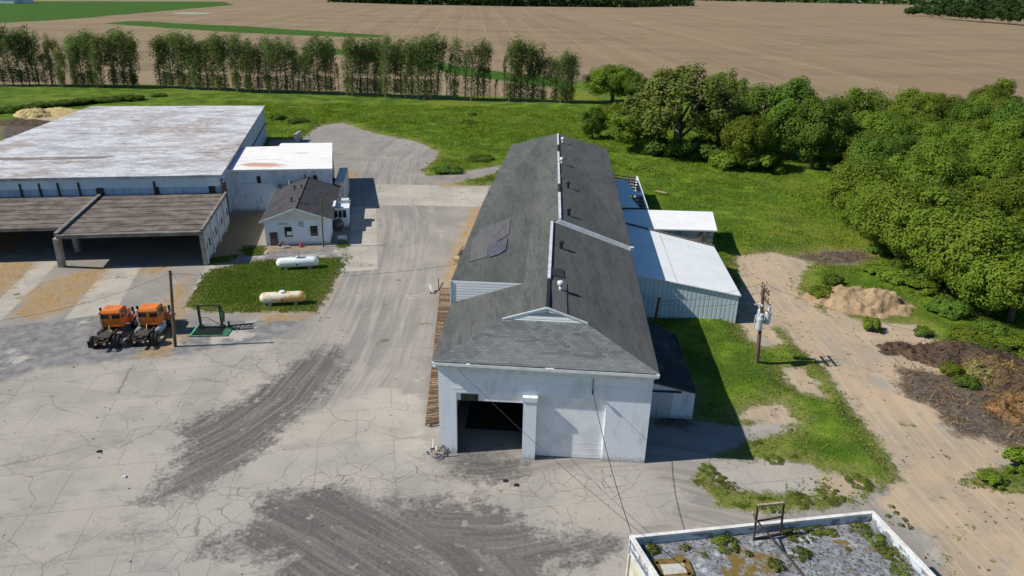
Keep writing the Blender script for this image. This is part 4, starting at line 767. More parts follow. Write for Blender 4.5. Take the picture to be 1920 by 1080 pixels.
# ================================================================ ORANGE TRUCKS
m_or = plain('orange_paint', (.72, .20, .022), (.58, .14, .018), 1.2, .35, .5, fine=.25)
m_tyre = plain('tyre', (.018, .018, .019), (.035, .033, .03), 4, .9, .2)
m_rim = plain('wheel_steel', (.30, .30, .31), (.16, .14, .13), 4, .5, .4, .4)
m_ch = plain('chassis', (.035, .032, .030), (.08, .055, .04), 3, .8)
def truck(px, ang, label, tank_side):
    o = thing('semi_truck', label, 'truck', at(*px)); 
    def add(b, nm, mat, par=None, smooth=False): return b.build(nm, mat, par or o, smooth)
    o2 = o; o['_w'] = [0.0, 0.0, 0.0]
    b = MB()
    for s in (-.42, .42): b.box(s-.06, s+.06, -1.1, 4.6, .72, .98)
    for y in (-1.0, .5, 2.2): b.box(-.4, .4, y, y+.12, .75, .93)
    add(b, 'chassis', m_ch)
    b = MB(); b.slab([(-.55, -.45, 1.12), (.55, -.45, 1.12), (.5, .55, 1.16), (-.5, .55, 1.16)], .1); b.box(-.2, .2, -.75, -.45, 1.0, 1.08); add(b, 'fifth_wheel', m_ch)
    b = MB(); b.tube([(0, 0, .6), (0, 2.4, .75)], .07, 8); b.tube([(-1.1, 0, .52), (1.1, 0, .52)], .12, 8); b.tube([(0, -.2, .52), (0, .2, .52)], .28, 10); add(b, 'rear_axle', m_ch)
    def wheel(x, y, w_, dual):
        b = MB(); xs = (x,) if not dual else (x-.17, x+.17)
        for q in xs: b.tube([(q-w_/2, y, .52), (q-w_/2+.04, y, .52), (q+w_/2-.04, y, .52), (q+w_/2, y, .52)], [.44, .52, .52, .44], 20)
        wh_ = add(b, 'wheel', m_tyre, None)
        b = MB(); sd = 1 if x > 0 else -1; q = xs[-1] if x > 0 else xs[0]; b.tube([(q+sd*w_/2*.98, y, .52), (q+sd*(w_/2+.03), y, .52)], [.29, .29], 16); b.tube([(q+sd*w_/2, y, .52), (q+sd*(w_/2+.09), y, .52)], [.13, .09], 12); add(b, 'rim', m_rim, wh_)
    for x in (-.93, .93): wheel(x, 0, .27, True)
    for x in (-1.0, 1.0): wheel(x, 3.7, .28, False)
    # cab
    b = MB(); cw, y0, y1, z0, z1 = .88, 1.75, 3.15, 1.05, 2.62
    b.hexa([(-cw, y0, z0), (cw, y0, z0), (cw, y1, z0), (-cw, y1, z0), (-cw, y0, 1.85), (cw, y0, 1.85), (cw, y1, 1.85), (-cw, y1, 1.85)])
    for p0, p1 in (((-cw, y0), (-cw+.1, y0+.1)), ((cw-.1, y0), (cw, y0+.1)), ((-cw, y1-.1), (-cw+.1, y1)), ((cw-.1, y1-.1), (cw, y1))): b.box(p0[0], p1[0], p0[1], p1[1], 1.85, 2.5)
    b.hexa([(-cw, y0-.02, 2.42), (cw, y0-.02, 2.42), (cw, y1+.02, 2.42), (-cw, y1+.02, 2.42), (-cw+.12, y0+.1, 2.62), (cw-.12, y0+.1, 2.62), (cw-.12, y1-.1, 2.62), (-cw+.12, y1-.1, 2.62)])
    b.box(-cw+.1, cw-.1, y0-.03, y0, 1.12, 1.2); b.box(-cw+.1, -cw+.18, y0-.03, y0, 1.2, 1.78); b.box(cw-.18, cw-.1, y0-.03, y0, 1.2, 1.78)
    cab = add(b, 'cab', m_or)
    b = MB(); b.box(-cw+.1, cw-.1, y0+.03, y0+.05, 1.85, 2.42); b.box(-cw+.03, -cw+.05, y0+.1, y1-.1, 1.85, 2.42); b.box(cw-.05, cw-.03, y0+.1, y1-.1, 1.85, 2.42); b.box(-cw+.1, cw-.1, y1-.05, y1-.03, 1.85, 2.42); add(b, 'cab_window', M['glass'], cab)
    b = MB(); b.box(-.12, .12, y0-.025, y0-.001, 1.86, 2.41); b.box(-.75, .75, y0-.02, y0-.001, 2.3, 2.42); add(b, 'window_post', m_or, cab)
    for s in (-1, 1): b = MB(); b.box(s*(cw+.005)-.01, s*(cw+.005)+.01, y0+.35, y1-.12, 1.1, 1.84); dd = add(b, 'door', m_or, cab); b = MB(); b.box(s*(cw+.04)-.02, s*(cw+.04)+.02, y0+.45, y0+.62, 1.6, 1.65); add(b, 'handle', M['galv'], dd)
    b = MB(); b.hexa([(-.62, y1, 1.0), (.62, y1, 1.0), (.55, 4.7, 1.0), (-.55, 4.7, 1.0), (-.6, y1, 1.88), (.6, y1, 1.88), (.5, 4.65, 1.66), (-.5, 4.65, 1.66)]); add(b, 'hood', m_or)
    b = MB(); b.box(-.5, .5, 4.705, 4.77, .95, 1.6); add(b, 'grille', M['galv']); b = MB(); b.box(-1.2, 1.2, 4.80, 5.0, .55, .85); add(b, 'bumper', M['galv'])
    for s in (-1, 1):
        b = MB(); pr = [(3.95, .95), (4.2, 1.18), (4.7, 1.28), (5.2, 1.2), (5.6, 1.0), (5.5, .92), (5.15, 1.1), (4.7, 1.18), (4.25, 1.08), (4.05, .9)]; x0 = s*.60; b.prism([(x0, q[0]-1.0, q[1]) for q in pr], (s*.62, 0, 0)); add(b, 'fender', m_or)
        b = MB(); b.tube([(s*.85, 4.5, 1.15), (s*.85, 4.64, 1.15)], [.12, .12], 12); add(b, 'headlight', M['galv'])
        b = MB(); b.bar((s*.98, y1-.2, 2.2), (s*1.35, y1+.05, 2.15), .03); b.box(s*1.38-.1, s*1.38+.1, y1-.0, y1+.06, 1.9, 2.35); add(b, 'mirror', M['black'])
    b = MB(); b.tube([(-.80, y0-.16, .9), (-.80, y0-.16, 2.6), (-.80, y0-.22, 2.68)], [.08, .08, .07], 10); add(b, 'exhaust_stack', plain('stack', (.50, .48, .45), (.3, .28, .26), 3, .5, .4, .3))
    b = MB(); b.tube([(-.15, y0-.04, 1.25), (-.1, y0-.35, 1.35), (.0, y0-.8, 1.0), (-.05, .7, 1.15)], .05, 7); add(b, 'air_hose', M['wood_pale'])
    m_tk = plain('tank_alloy', (.42, .47, .48), (.3, .33, .34), 2, .35, .5, .3)
    for s in ((1, -1) if tank_side else (-1,)): b = MB(); b.tube([(s*.85, 1.0, .72), (s*.85, 1.05, .72), (s*.85, 2.5, .72), (s*.85, 2.55, .72)], [.2, .3, .3, .2], 14); add(b, 'fuel_tank', m_tk if tank_side else m_ch)
    for s in (-1, 1): b = MB(); b.box(s*.93-.28, s*.93+.28, -.72, -.70, .28, .95); add(b, 'mud_flap', m_tyre)
    for s in (-.35, .35): b = MB(); b.box(s-.1, s+.1, -1.16, -1.1, .74, .86); add(b, 'tail_lamp', plain('lamp_lens', (.55, .5, .45), (.5, .2, .15), 9, .3, .5))
    o.rotation_euler = (0, 0, ang); return o
truck((201, 650), R(7), 'orange truck tractor farther from the bare wooden pole', False)
truck((272, 646), R(7), 'orange truck tractor with silver fuel tank next to the bare wooden pole', True)

# ================================================================ GREEN STEEL LOADER FRAME
gO = at(397, 622); gl = thing('green_loader', 'green steel lifting frame on a black and green base plate', 'loader', gO); gl['_w'] = [0.0, 0.0, 0.0]
m_gr = plain('green_paint', (.035, .16, .055), (.05, .10, .045), 2, .6, fine=.4); m_gd = plain('dark_green_steel', (.015, .045, .022), (.04, .03, .02), 4, .6); m_gp = plain('pale_green_edge', (.10, .34, .17), (.06, .20, .09), 3, .6)
b = MB(); b.box(-1.35, 1.25, -.85, .75, .16, .24); b.box(-1.4, 1.3, -.9, .8, .04, .12); add_ = b.build('base_plate', M['black'], gl)
for k in range(9): b = MB(); b.box(-1.1+k*.25, -1.02+k*.25, -.55, .55, .25, .29); b.build('slat', m_gd, add_)
b = MB(); b.prism([(-1.36, -.9, .26), (-1.36, .8, .26), (-1.7, .8, .02), (-1.75, -1.0, .02)], (0, 0, .05)); b.build('ramp', m_gp, gl)
b = MB(); b.prism([(1.26, -.9, .26), (1.26, .8, .26), (1.75, .8, .02), (1.7, -1.0, .02)], (0, 0, .05)); b.build('ramp', m_gp, gl)
b = MB(); b.bar((-1.7, -.98, .1), (1.7, -.98, .1), .1); b.build('front_edge', m_gp, gl)
for x in (-.98, .92):
    b = MB(); b.box(x-.09, x+.09, .2, .42, .2, 2.55); u_ = b.build('upright', m_gd, gl); b = MB(); b.box(x-.22, x+.22, .1, .5, .24, .5); b.build('foot', m_gd, u_)
b = MB(); b.box(-1.0, .95, .25, .37, 2.45, 2.55); b.build('top_bar', m_gd, gl)
b = MB(); b.bar((-.3, .3, 1.3), (.85, .3, .5), .04); b.bar((-.9, .3, 1.3), (-.3, .3, 1.3), .035); b.build('brace', M['rust'], gl)
b = MB(); b.tube([(1.12, .3, 1.3), (1.12, .3, 1.9)], .17, 12); b.box(1.0, 1.2, .2, .4, .9, 1.25); b.box(1.0, 1.15, .2, .4, 2.0, 2.3); b.build('motor', m_gr, gl)
b = MB(); b.tube([(1.45, .55, .1), (1.45, .55, .65)], .09, 8); b.tube([(1.45, .55, .62), (1.45, .55, .74)], .12, 8); b.build('control_post', M['black'], gl)
gl.rotation_euler = (0, 0, R(5))
hw_ = thing('field_harrow', 'low black tined bar lying on the ground right of the green frame', 'harrow', at(455, 615)); p0, p1 = at(428, 615), at(476, 611)
b = MB(); b.bar(p0+[0, 0, .22], p1+[0, 0, .22], .12); b.build('beam', M['black'], hw_)
for k in range(5): b = MB(); q = p0+(p1-p0)*(.12+k*.2); b.bar(q+[0, 0, .2], q+[.0, -.75, .05], .06); b.build('tine', M['black'], hw_)

# ================================================================ RUSTY TRACK ALONG THE GARAGE, TIMBER, SCRAP
rc = thing('roller_track', 'long rusty roller track lying along the left garage wall', 'roller track', at(815, 700))
ra, rb_, rc_, rd_ = at(826, 546), at(846, 546), at(824, 800), at(799, 802); zz = np.array([0, 0, .32])
for p, q in ((ra, rd_), (rb_, rc_)): b = MB(); b.bar(p+zz, q+zz, .07, .16); b.build('rail', M['rust'], rc)
m_rollers = [plain('brown_roller', (.17, .10, .06), (.11, .075, .05), 5, .8), plain('pale_roller', (.30, .21, .13), (.16, .11, .07), 5, .8)]
NR = 78
for k in range(NR):
    t_ = (k+.5)/NR; j = random.uniform(-.004, .004); b = MB(); b.tube([ra+(rd_-ra)*(t_+j)+zz+[0, 0, .04], rb_+(rc_-rb_)*(t_-j)+zz+[0, 0, .04]], random.uniform(.08, .13), 7); b.build('roller', m_rollers[random.random() < .45], rc)
for k in range(8):
    for p, q in ((ra, rd_), (rb_, rc_)): b = MB(); w_ = p+(q-p)*(.01+k*.14); b.bar(w_, w_+zz, .08); b.build('leg', M['rust'], rc)
def lumber(name, label, cat, px, parts):
    o = thing(name, label, cat, at(*px))
    for nm, a, b_, w_, h_, mat in parts: m = MB(); m.bar(a, b_, w_, h_); m.build(nm, mat, o)
    return o
lumber('broken_pallet', 'dark broken pallet with pale box beside the straw strip by the garage', 'pallet', (860, 490), [('board', at(862, 490)+[0, 0, .5], at(868, 476)+[0, 0, .5], .7, .12, M['wood']), ('board', at(863, 496)+[0, 0, .25], at(870, 496)+[0, 0, .25], .3, .25, M['black']), ('box', at(856, 494)+[0, 0, .3], at(857, 489)+[0, 0, .3], .5, .6, M['wood_pale']), ('board', at(860, 487)+[0, 0, .7], at(868, 474)+[0, 0, .8], .15, .1, M['wood'])])
lumber('timber_scrap', 'dark leaning timber scrap at the garage wall near the pale slab', 'timber', (893, 420), [('board', at(893, 428)+[0, 0, .3], at(897, 414)+[0, 0, .8], .25, .1, M['wood']), ('board', at(893, 426)+[0, 0, .2], at(892, 430)+[0, 0, .2], .4, .3, M['black'])])
lumber('white_plank', 'long pale plank lying in the meadow right of the stripped lean-to', 'plank', (1239, 366), [('board', at(1228, 364)+[0, 0, .55], at(1250, 368)+[0, 0, .55], .28, .1, M['wood_pale'])])
lumber('grey_bollard', 'small grey slanted stub standing on the drive left of the roller track', 'bollard', (808, 545), [('post', at(812, 549), at(806, 545)+[0, 0, .75], .22, .22, M['galv']), ('foot', at(812, 549)+[-.3, 0, .03], at(812, 549)+[.3, 0, .03], .5, .06, M['rust'])])
lumber('pipe_stub', 'thin dark crooked pipe standing at the far end of the roller track', 'pipe', (822, 545), [('pipe', at(823, 545), at(822, 530)+[0, 0, .5], .09, .09, M['black'])])
for k, (px, lb_) in enumerate((((186, 847), 'small dark lid on the concrete yard, farthest left of the yard scraps'), ((233, 895), 'tiny pale scrap on the concrete yard below the small dark lid'), ((947, 902), 'left one of two small dark lumps before the garage doorway'), ((968, 910), 'right one of two small dark lumps before the garage doorway'))):
    p = at(*px); b = MB(); b.hexa([p+[-.16, -.12, 0], p+[.15, -.13, 0], p+[.17, .12, 0], p+[-.14, .1, 0], p+[-.12, -.09, .09], p+[.12, -.09, .12], p+[.11, .1, .10], p+[-.1, .08, .08]]); o = b.build('yard_scrap', M['galv'] if k == 1 else M['black']); tag(o, lb_, 'scrap')
cn = thing('traffic_cone', 'small red cone by the wall of the little white house', 'cone', at(564, 463)); p = at(564, 463); b = MB(); b.tube([p+[0, 0, .05], p+[0, 0, .7], p+[0, 0, .72]], [.2, .05, .02], 10); b.build('cone', plain('red_plastic', (.6, .07, .04)), cn); b = MB(); b.box(p[0]-.26, p[0]+.26, p[1]-.26, p[1]+.26, .0, .05); b.build('foot', plain('red_foot', (.5, .06, .04)), cn)
bk = thing('motor_scrap', 'dark machine scrap leaning by the door of the little white house', 'machine', at(531, 465)); p = at(531, 465)
b = MB(); b.tube([p+[-.4, 0, .3], p+[.1, 0, .75]], [.28, .2], 10); b.build('drum', M['black'], bk); b = MB(); b.bar(p+[-.3, -.2, .05], p+[.4, -.1, 1.1], .1); b.bar(p+[-.5, -.3, .1], p+[.3, -.3, .1], .12); b.build('frame', M['galv'], bk)
sk = thing('scrap_heap', 'tangle of grey metal scrap and a green weed at the garage corner', 'scrap heap', at(822, 850)); p = at(822, 850)
for k in range(16): b = MB(); a = p+[random.uniform(-.7, .5), random.uniform(-.5, .5), random.uniform(.05, .3)]; b.bar(a, a+[random.uniform(-.6, .6), random.uniform(-.4, .4), random.uniform(0, .5)], random.uniform(.03, .14), .05); b.build('scrap_piece', random.choice([M['galv'], M['rust'], M['black'], M['white_trim']]), sk)
# oil tanks and clutter in the shade of the house
for k, (px, r_, l_, lb_) in enumerate((((634, 432), .75, 1.5, 'fat dark oil drum tank lying in the shade right of the house'), ((632, 411), .38, 1.7, 'pale upright gas cylinder between the porch and the dark oil tank'))):
    p = at(*px); o = thing('oil_tank' if k == 0 else 'gas_cylinder', lb_, 'tank', p)
    b = MB(); 
    if k == 0: b.capsule(p+[-.1, -.9, r_+.1], p+[.1, .9, r_+.1], r_, 18, 5)
    else: b.capsule(p+[0, 0, .05], p+[0, 0, 2.2], r_, 14, 4)
    b.build('shell', plain('black_tank', (.035, .036, .04), (.07, .07, .075), 2, .4, .5) if k == 0 else M['galv'], o, True)
    b = MB(); b.tube([p+[0, 0, 2*r_+.05 if k == 0 else 2.2], p+[0, 0, 2*r_+.3 if k == 0 else 2.4]], .1, 8); b.build('valve', M['galv'], o)
o = thing('white_bin', 'white tub lying in the shade below the dark oil tank', 'tub', at(641, 450)); p = at(641, 450); b = MB(); b.tube([p+[-.5, 0, .3], p+[.5, .1, .3]], [.28, .32], 12); b.build('body', M['galv'], o); b = MB(); b.tube([p+[.5, .1, .3], p+[.56, .11, .3]], [.35, .35], 12); b.build('rim', M['white_trim'], o)

# ================================================================ MOUNDS AND HEAPS
def mound(name, label, cat, cx, cy, rx, ry, h, ang, mat, seed, ex=1.3, n=46, rough=.35):
    r0 = np.linspace(-1, 1, n); X, Y = np.meshgrid(r0, r0); d = np.sqrt(X**2+Y**2); P2 = np.stack([X.ravel()*rx, Y.ravel()*ry], 1)
    nz = (vnoise(P2, rx*.35, seed)-.5)+.6*(vnoise(P2, rx*.15, seed+1)-.5)+.4*(vnoise(P2, .35, seed+2)-.5)
    nz = nz+.5*(vnoise(P2, .55, seed+4)-.5)+.35*(vnoise(P2, .22, seed+5)-.5)
    Z = h*np.clip(1-d.ravel()**ex+nz*rough*.9, -.2, None)*np.clip((1.05-d.ravel())*4, 0, 1)-.06
    c, s = math.cos(ang), math.sin(ang); b = MB(); vs = [(cx+c*x-s*y, cy+s*x+c*y, z) for (x, y), z in zip(P2, Z)]
    b.add(vs, [(j*n+i, j*n+i+1, (j+1)*n+i+1, (j+1)*n+i) for j in range(n-1) for i in range(n-1)])
    o = b.build(name, mat, None, True); return tag(o, label, cat)
def m_soil(name, a, b_, c):
    t = NT(name, .95, .1); p = t.pos(); n1_ = t.noise(p, .6, 6, .65); n2_ = t.noise(p, 3, 5, .65); col = t.mix(t.sm(n1_, .4, .62), a, b_); col = t.mix(t.sm(n2_, .52, .68, 0, .85), col, c); t.bump(n2_, .7, .12); return t.base(col)
m_dirt = m_soil('bare_soil', (.37, .265, .16), (.29, .205, .12), (.19, .14, .08)); m_brush = m_soil('rotting_brush', (.105, .070, .046), (.060, .047, .037), (.19, .12, .06)); m_straw = m_soil('straw_soil', (.52, .42, .18), (.42, .32, .15), (.30, .2, .1))
q = at(1625, 582); mound('dirt_mound', 'mound of bare tan soil between the dirt track and the wood', 'dirt mound', q[0]+.3, q[1]+1.6, 6.4, 3.6, 1.9, R(-18), m_dirt, 11, 1.2, 64, .5)
q = at(1552, 560); mound('soil_heap', 'small reddish soil heap at the left foot of the tan mound', 'soil heap', q[0], q[1], 1.8, 1.2, .8, 0, m_dirt, 15)
q = at(1790, 672); mound('brush_heap', 'long brown heap of rotting brush below the green bank', 'brush heap', q[0], q[1], 6.5, 2.6, 1.3, R(-14), m_brush, 21, rough=.8)
q = at(1890, 715); mound('brush_heap', 'dark burnt brush heap at the right picture edge above the orange heap', 'brush heap', q[0]+1, q[1], 5.5, 2.8, 1.5, R(-20), m_brush, 24, rough=.8)
q = at(1905, 775); mound('brush_heap', 'orange brown heap of dead brush lowest at the right picture edge', 'brush heap', q[0]+.6, q[1], 2.9, 2.4, 1.5, 0, m_soil('orange_brush', (.25, .135, .06), (.18, .105, .06), (.30, .21, .09)), 27, rough=.7)
q = at(1840, 710); mound('dry_weed_clump', 'yellowish dry weed clump on the brown brush heaps', 'dry weeds', q[0], q[1], 2.1, 1.5, 1.3, 0, m_soil('dry_weeds', (.30, .26, .10), (.22, .19, .07), (.13, .12, .05)), 29, rough=.7)
q = at(64, 217); mound('straw_heap', 'pale yellow straw heap behind the warehouse, left one of the pair', 'straw heap', q[0], q[1], 5, 4, 2.0, 0, m_straw, 31)
q = at(115, 213); mound('straw_heap', 'long tan heap right beside the pale yellow straw heap', 'straw heap', q[0], q[1], 9, 4, 1.6, 0, m_straw, 33)
q = at(45, 232); mound('soil_heap', 'brown soil heap in front of the pale straw heaps', 'soil heap', q[0], q[1], 9, 4, 1.0, 0, m_brush, 35)

# ================================================================ FOLIAGE
def m_leaf(name, a, b_, c, trans=.22, val=.5, patch=None):
    t = NT(name, .7, .12); isl = t.island(); r_ = t.rnd(); n = t.noise(t.obj(), .55, 3, .6)
    col = t.mix(isl, a, b_); col = t.mix(t.sm(n, .42, .62, 0, .7), col, c)
    if patch:
        col = t.mix(t.sm(t.noise(t.obj(), .055, 4, .6), .50, .66, 0, .75), col, patch[0]); col = t.mix(t.sm(t.noise(t.map(t.obj(), (1, 1, 1), loc=(50, 20, 0)), .11, 4, .6), .54, .68, 0, .7), col, patch[1])
    hs_ = t.n('ShaderNodeHueSaturation'); t.put(hs_.inputs['Color'], col); t.put(hs_.inputs['Value'], t.math('MULTIPLY_ADD', r_, val, 1-val*.5)); t.put(hs_.inputs['Hue'], t.math('MULTIPLY_ADD', r_, .03, .485)); col = hs_.outputs[0]
    t.base(col); tr = t.n('ShaderNodeBsdfTranslucent'); t.put(tr.inputs[0], col); mx = t.n('ShaderNodeMixShader'); mx.inputs[0].default_value = trans; out = t.t.nodes['Material Output']
    t.t.links.new(t.b.outputs[0], mx.inputs[1]); t.t.links.new(tr.outputs[0], mx.inputs[2]); t.t.links.new(mx.outputs[0], out.inputs[0]); return t.m
M['leaf'] = m_leaf('leaves_broad', (.140, .205, .020), (.205, .275, .030), (.10, .160, .017), .38)
M['leaf_will'] = m_leaf('leaves_willow', (.150, .195, .036), (.205, .255, .055), (.11, .155, .028), .35)
M['leaf_dark'] = m_leaf('leaves_dark', (.085, .145, .018), (.130, .20, .025), (.062, .115, .015), .32)
M['leaf_pop'] = m_leaf('leaves_poplar', (.150, .205, .055), (.21, .265, .075), (.11, .16, .045), .45)
M['leaf_far'] = m_leaf('leaves_far', (.030, .062, .014), (.045, .080, .018), (.024, .05, .013))
M['grassblade'] = m_leaf('grass_blades', (.185, .285, .022), (.26, .34, .034), (.13, .22, .019), .45, 0.0, ((.27, .32, .045), (.075, .14, .018)))
M['weedleaf'] = m_leaf('weed_leaves', (.115, .150, .022), (.165, .18, .035), (.075, .095, .018), .25)
M['dryleaf'] = m_leaf('dry_stems', (.22, .13, .04), (.30, .19, .07), (.09, .055, .03), .1)
M['bark'] = plain('bark', (.17, .14, .105), (.10, .082, .062), 2.5, .95, .1, 0, .3, stretch=(2, 2, .4))
M['bark_pale'] = plain('pale_bark', (.27, .24, .19), (.15, .13, .10), 2.5, .95, .1, 0, .3, stretch=(2, 2, .4))
def leafmesh(name, c, nrm, size, mat, asp=.75):
    n = len(c); nrm = nrm/np.linalg.norm(nrm, axis=1, keepdims=True); ref = rng.normal(size=(n, 3)); x = np.cross(nrm, ref); x /= np.linalg.norm(x, axis=1, keepdims=True)+1e-9; y = np.cross(nrm, x)
    s = size[:, None] if hasattr(size, '__len__') else np.full((n, 1), size); j = rng.uniform(.6, 1.2, (n, 4, 1))
    v = np.stack([c+x*s*j[:, 0], c+y*s*asp*j[:, 1], c-x*s*j[:, 2], c-y*s*asp*j[:, 3]], 1).reshape(-1, 3)
    m = bpy.data.meshes.new(name); m.vertices.add(n*4); m.vertices.foreach_set('co', v.ravel().astype(np.float32)); m.loops.add(n*4); m.polygons.add(n)
    m.loops.foreach_set('vertex_index', np.arange(n*4, dtype=np.int32)); m.polygons.foreach_set('loop_start', (np.arange(n)*4).astype(np.int32)); m.update(calc_edges=True); m.materials.append(mat); return m
def sphere_pts(n):
    v = rng.normal(size=(n, 3)); return v/np.linalg.norm(v, axis=1, keepdims=True)
def crown(name, rx, rz, zc_, nclump, nleaf, size, mat, cr=(.20, .34), low=-.55, droop=0.0, flat=1.0):
    cl = sphere_pts(nclump*3); cl = cl[cl[:, 2] > low][:nclump]; rad = rng.uniform(.55, .86, (len(cl), 1)); cc = cl*rad*np.array([rx, rx, rz]); cr_ = rng.uniform(*cr, len(cl))*rx
    k = rng.integers(0, len(cl), nleaf); d = sphere_pts(nleaf); d[:, 2] = np.where(d[:, 2] < -.35, -d[:, 2], d[:, 2]); rr = rng.uniform(.72, 1.06, (nleaf, 1))
    g_ = rng.normal(size=(nleaf, 3)); g_ *= np.minimum(1, 1.7/np.linalg.norm(g_, axis=1, keepdims=True)); d = g_/np.linalg.norm(g_, axis=1, keepdims=True)
    p = cc[k]+g_*cr_[k][:, None]*.50*np.array([1, 1, .85*flat])
    if droop: p[:, 2] -= droop*rng.uniform(0, 1, nleaf)**2*cr_[k]*1.6
    nrm = 1.0*d+.6*cl[k]+rng.normal(size=(nleaf, 3))*.45+np.array([0, 0, .35])
    p[:, 2] += zc_; p[:, 2] = np.maximum(p[:, 2], .15)
    return leafmesh(name, p, nrm, rng.uniform(.7, 1.25, nleaf)*size, mat)
def trunkmesh(name, h, r, spread, mat, nl=7, z0=.25):
    b = MB(); b.tube([(0, 0, -.3), (.05*h*.2, 0, h*.3), (0, .02*h, h*.6), (.02*h, 0, h*.85)], [r*1.2, r, r*.65, r*.25], 8)
    for k in range(nl):
        a = k*2.4+random.random(); zs_ = h*random.uniform(z0, .6); e = h*random.uniform(.6, .9); L_ = spread*random.uniform(.5, .85)
        b.tube([(0, 0, zs_), (math.cos(a)*L_*.5, math.sin(a)*L_*.5, zs_+(e-zs_)*.55), (math.cos(a)*L_, math.sin(a)*L_, e)], [r*.45, r*.28, r*.08], 6)
    m = bpy.data.meshes.new(name); m.from_pydata(b.v, [], b.f); m.materials.append(mat); m.polygons.foreach_set('use_smooth', [True]*len(m.polygons)); return m
def tree_proto(nm, crown_me, trunk_me):
    return (nm, crown_me, trunk_me)
def plant(proto, loc, label, cat, scale=1.0, rz=0.0, group=None, tilt=(0, 0)):
    nm, cme, tme = proto
    o = bpy.data.objects.new(nm, None); COL.objects.link(o); o.location = tuple(map(float, loc)); o.rotation_euler = (tilt[0], tilt[1], rz); o.scale = scale if hasattr(scale, '__len__') else (scale,)*3
    for pn, me_ in (('trunk', tme), ('crown', cme)):
        if me_ is None: continue
        c = bpy.data.objects.new(pn, me_); COL.objects.link(c); c.parent = o
    return tag(o, label, cat, group)

# ---- the wind-break of poplars
def poplar_crown(name, seed, dens=1.0, h=17.0, rx=2.3, z0=5.0):
    n = int(1500*dens); z = z0+(h-z0)*rng.beta(1.7, 1.15, n); q = (z-z0)/(h-z0); a = rng.uniform(0, 2*math.pi, n)
    nb = 30; bz = z0+(h-z0)*rng.beta(1.8, 1.1, nb); ba = rng.uniform(0, 6.28, nb); br = rx*np.sqrt(np.clip(1-((bz-z0)/(h-z0)-.55)**2*3.4, .12, 1))*rng.uniform(.25, .8, nb); k = rng.integers(0, nb, n)
    c = np.stack([br[k]*np.cos(ba[k]), br[k]*np.sin(ba[k]), bz[k]], 1)+rng.normal(size=(n, 3))*np.array([1.0, 1.0, 1.5])*rx*.24
    c[:, 0] += np.clip((c[:, 2]-9)/8, 0, 1)*.7
    nl = int(380*dens); zl = rng.uniform(1.2, z0+2, nl); al = rng.uniform(0, 6.28, nl); rl = rng.uniform(.1, 1.6, nl); c2 = np.stack([rl*np.cos(al), rl*np.sin(al), zl], 1)
    c = np.concatenate([c, c2]); return leafmesh(name, c, rng.normal(size=c.shape)+np.array([0, 0, .5]), rng.uniform(.14, .28, len(c)), M['leaf_pop'], .8)
def poplar_trunk(name):
    b = MB(); b.tube([(0, 0, -.3), (.05, 0, 6), (.1, 0, 12), (.5, 0, 16.2)], [.2, .15, .1, .03], 6)
    for k in range(8): a = k*2.4; z = 4+k*1.2; b.tube([(0, 0, z), (math.cos(a)*.8, math.sin(a)*.8, z+1.6), (math.cos(a)*1.1, math.sin(a)*1.1, z+2.8)], [.06, .04, .01], 4)
    m = bpy.data.meshes.new(name); m.from_pydata(b.v, [], b.f); m.materials.append(M['bark_pale']); return m
PT = poplar_trunk('poplar_trunk')
POP = [('poplar_tree', poplar_crown('poplar_crown', i, d, 17, rx, z0), PT) for i, (d, rx, z0) in enumerate(((1.4, 2.8, 4.0), (1.7, 3.1, 3.0), (1.5, 2.6, 3.5), (.6, 1.7, 6.0), (1.2, 2.4, 6.0)))]
THIN = ('poplar_sapling', poplar_crown('sapling_crown', 9, .4, 17, 1.3, 9), PT)
clumps = [('leftmost clump', [(-22, 60), (-8, 55), (6, 55), (27, 54), (40, 60), (51, 50), (62, 62)]), ('sparse clump left of the first dense trees', [(78, 100), (88, 68), (97, 64), (112, 80), (122, 98), (134, 66)]),
 ('dense clump left of the wide gap', [(146, 82), (156, 70), (166, 62), (176, 66), (188, 92), (197, 64), (207, 60), (218, 64), (230, 58), (240, 62), (250, 76)]),
 ('clump right of the wide gap', [(297, 70), (308, 68), (319, 66), (331, 68), (343, 66), (354, 72), (366, 70), (374, 78)]), ('second dense clump right of the wide gap', [(390, 76), (401, 68), (414, 66), (425, 68), (439, 66), (450, 70), (461, 74), (474, 78), (483, 84)]),
 ('clump above the white annex', [(497, 78), (510, 76), (523, 70), (534, 72), (546, 92), (558, 102), (572, 98), (583, 76), (596, 70), (608, 70), (620, 76)]),
 ('dense middle clump', [(652, 78), (663, 74), (676, 74), (688, 72), (700, 76), (712, 76), (725, 74), (737, 76), (750, 78), (762, 76), (772, 76), (785, 72), (797, 66), (809, 64), (820, 72)]),
 ('loose clump behind the garage ridge', [(852, 78), (872, 82), (884, 80), (895, 76), (906, 84), (928, 150)]), ('right clump of the row', [(955, 76), (964, 80), (975, 86), (987, 80), (998, 84), (1016, 108)]), ('last clump before the round bush', [(1040, 106), (1050, 100), (1060, 104), (1071, 112)])]
ordn = ['first', 'second', 'third', 'fourth', 'fifth', 'sixth', 'seventh', 'eighth', 'ninth', 'tenth', 'eleventh', 'twelfth', 'thirteenth', 'fourteenth', 'fifteenth']
kpop = 0
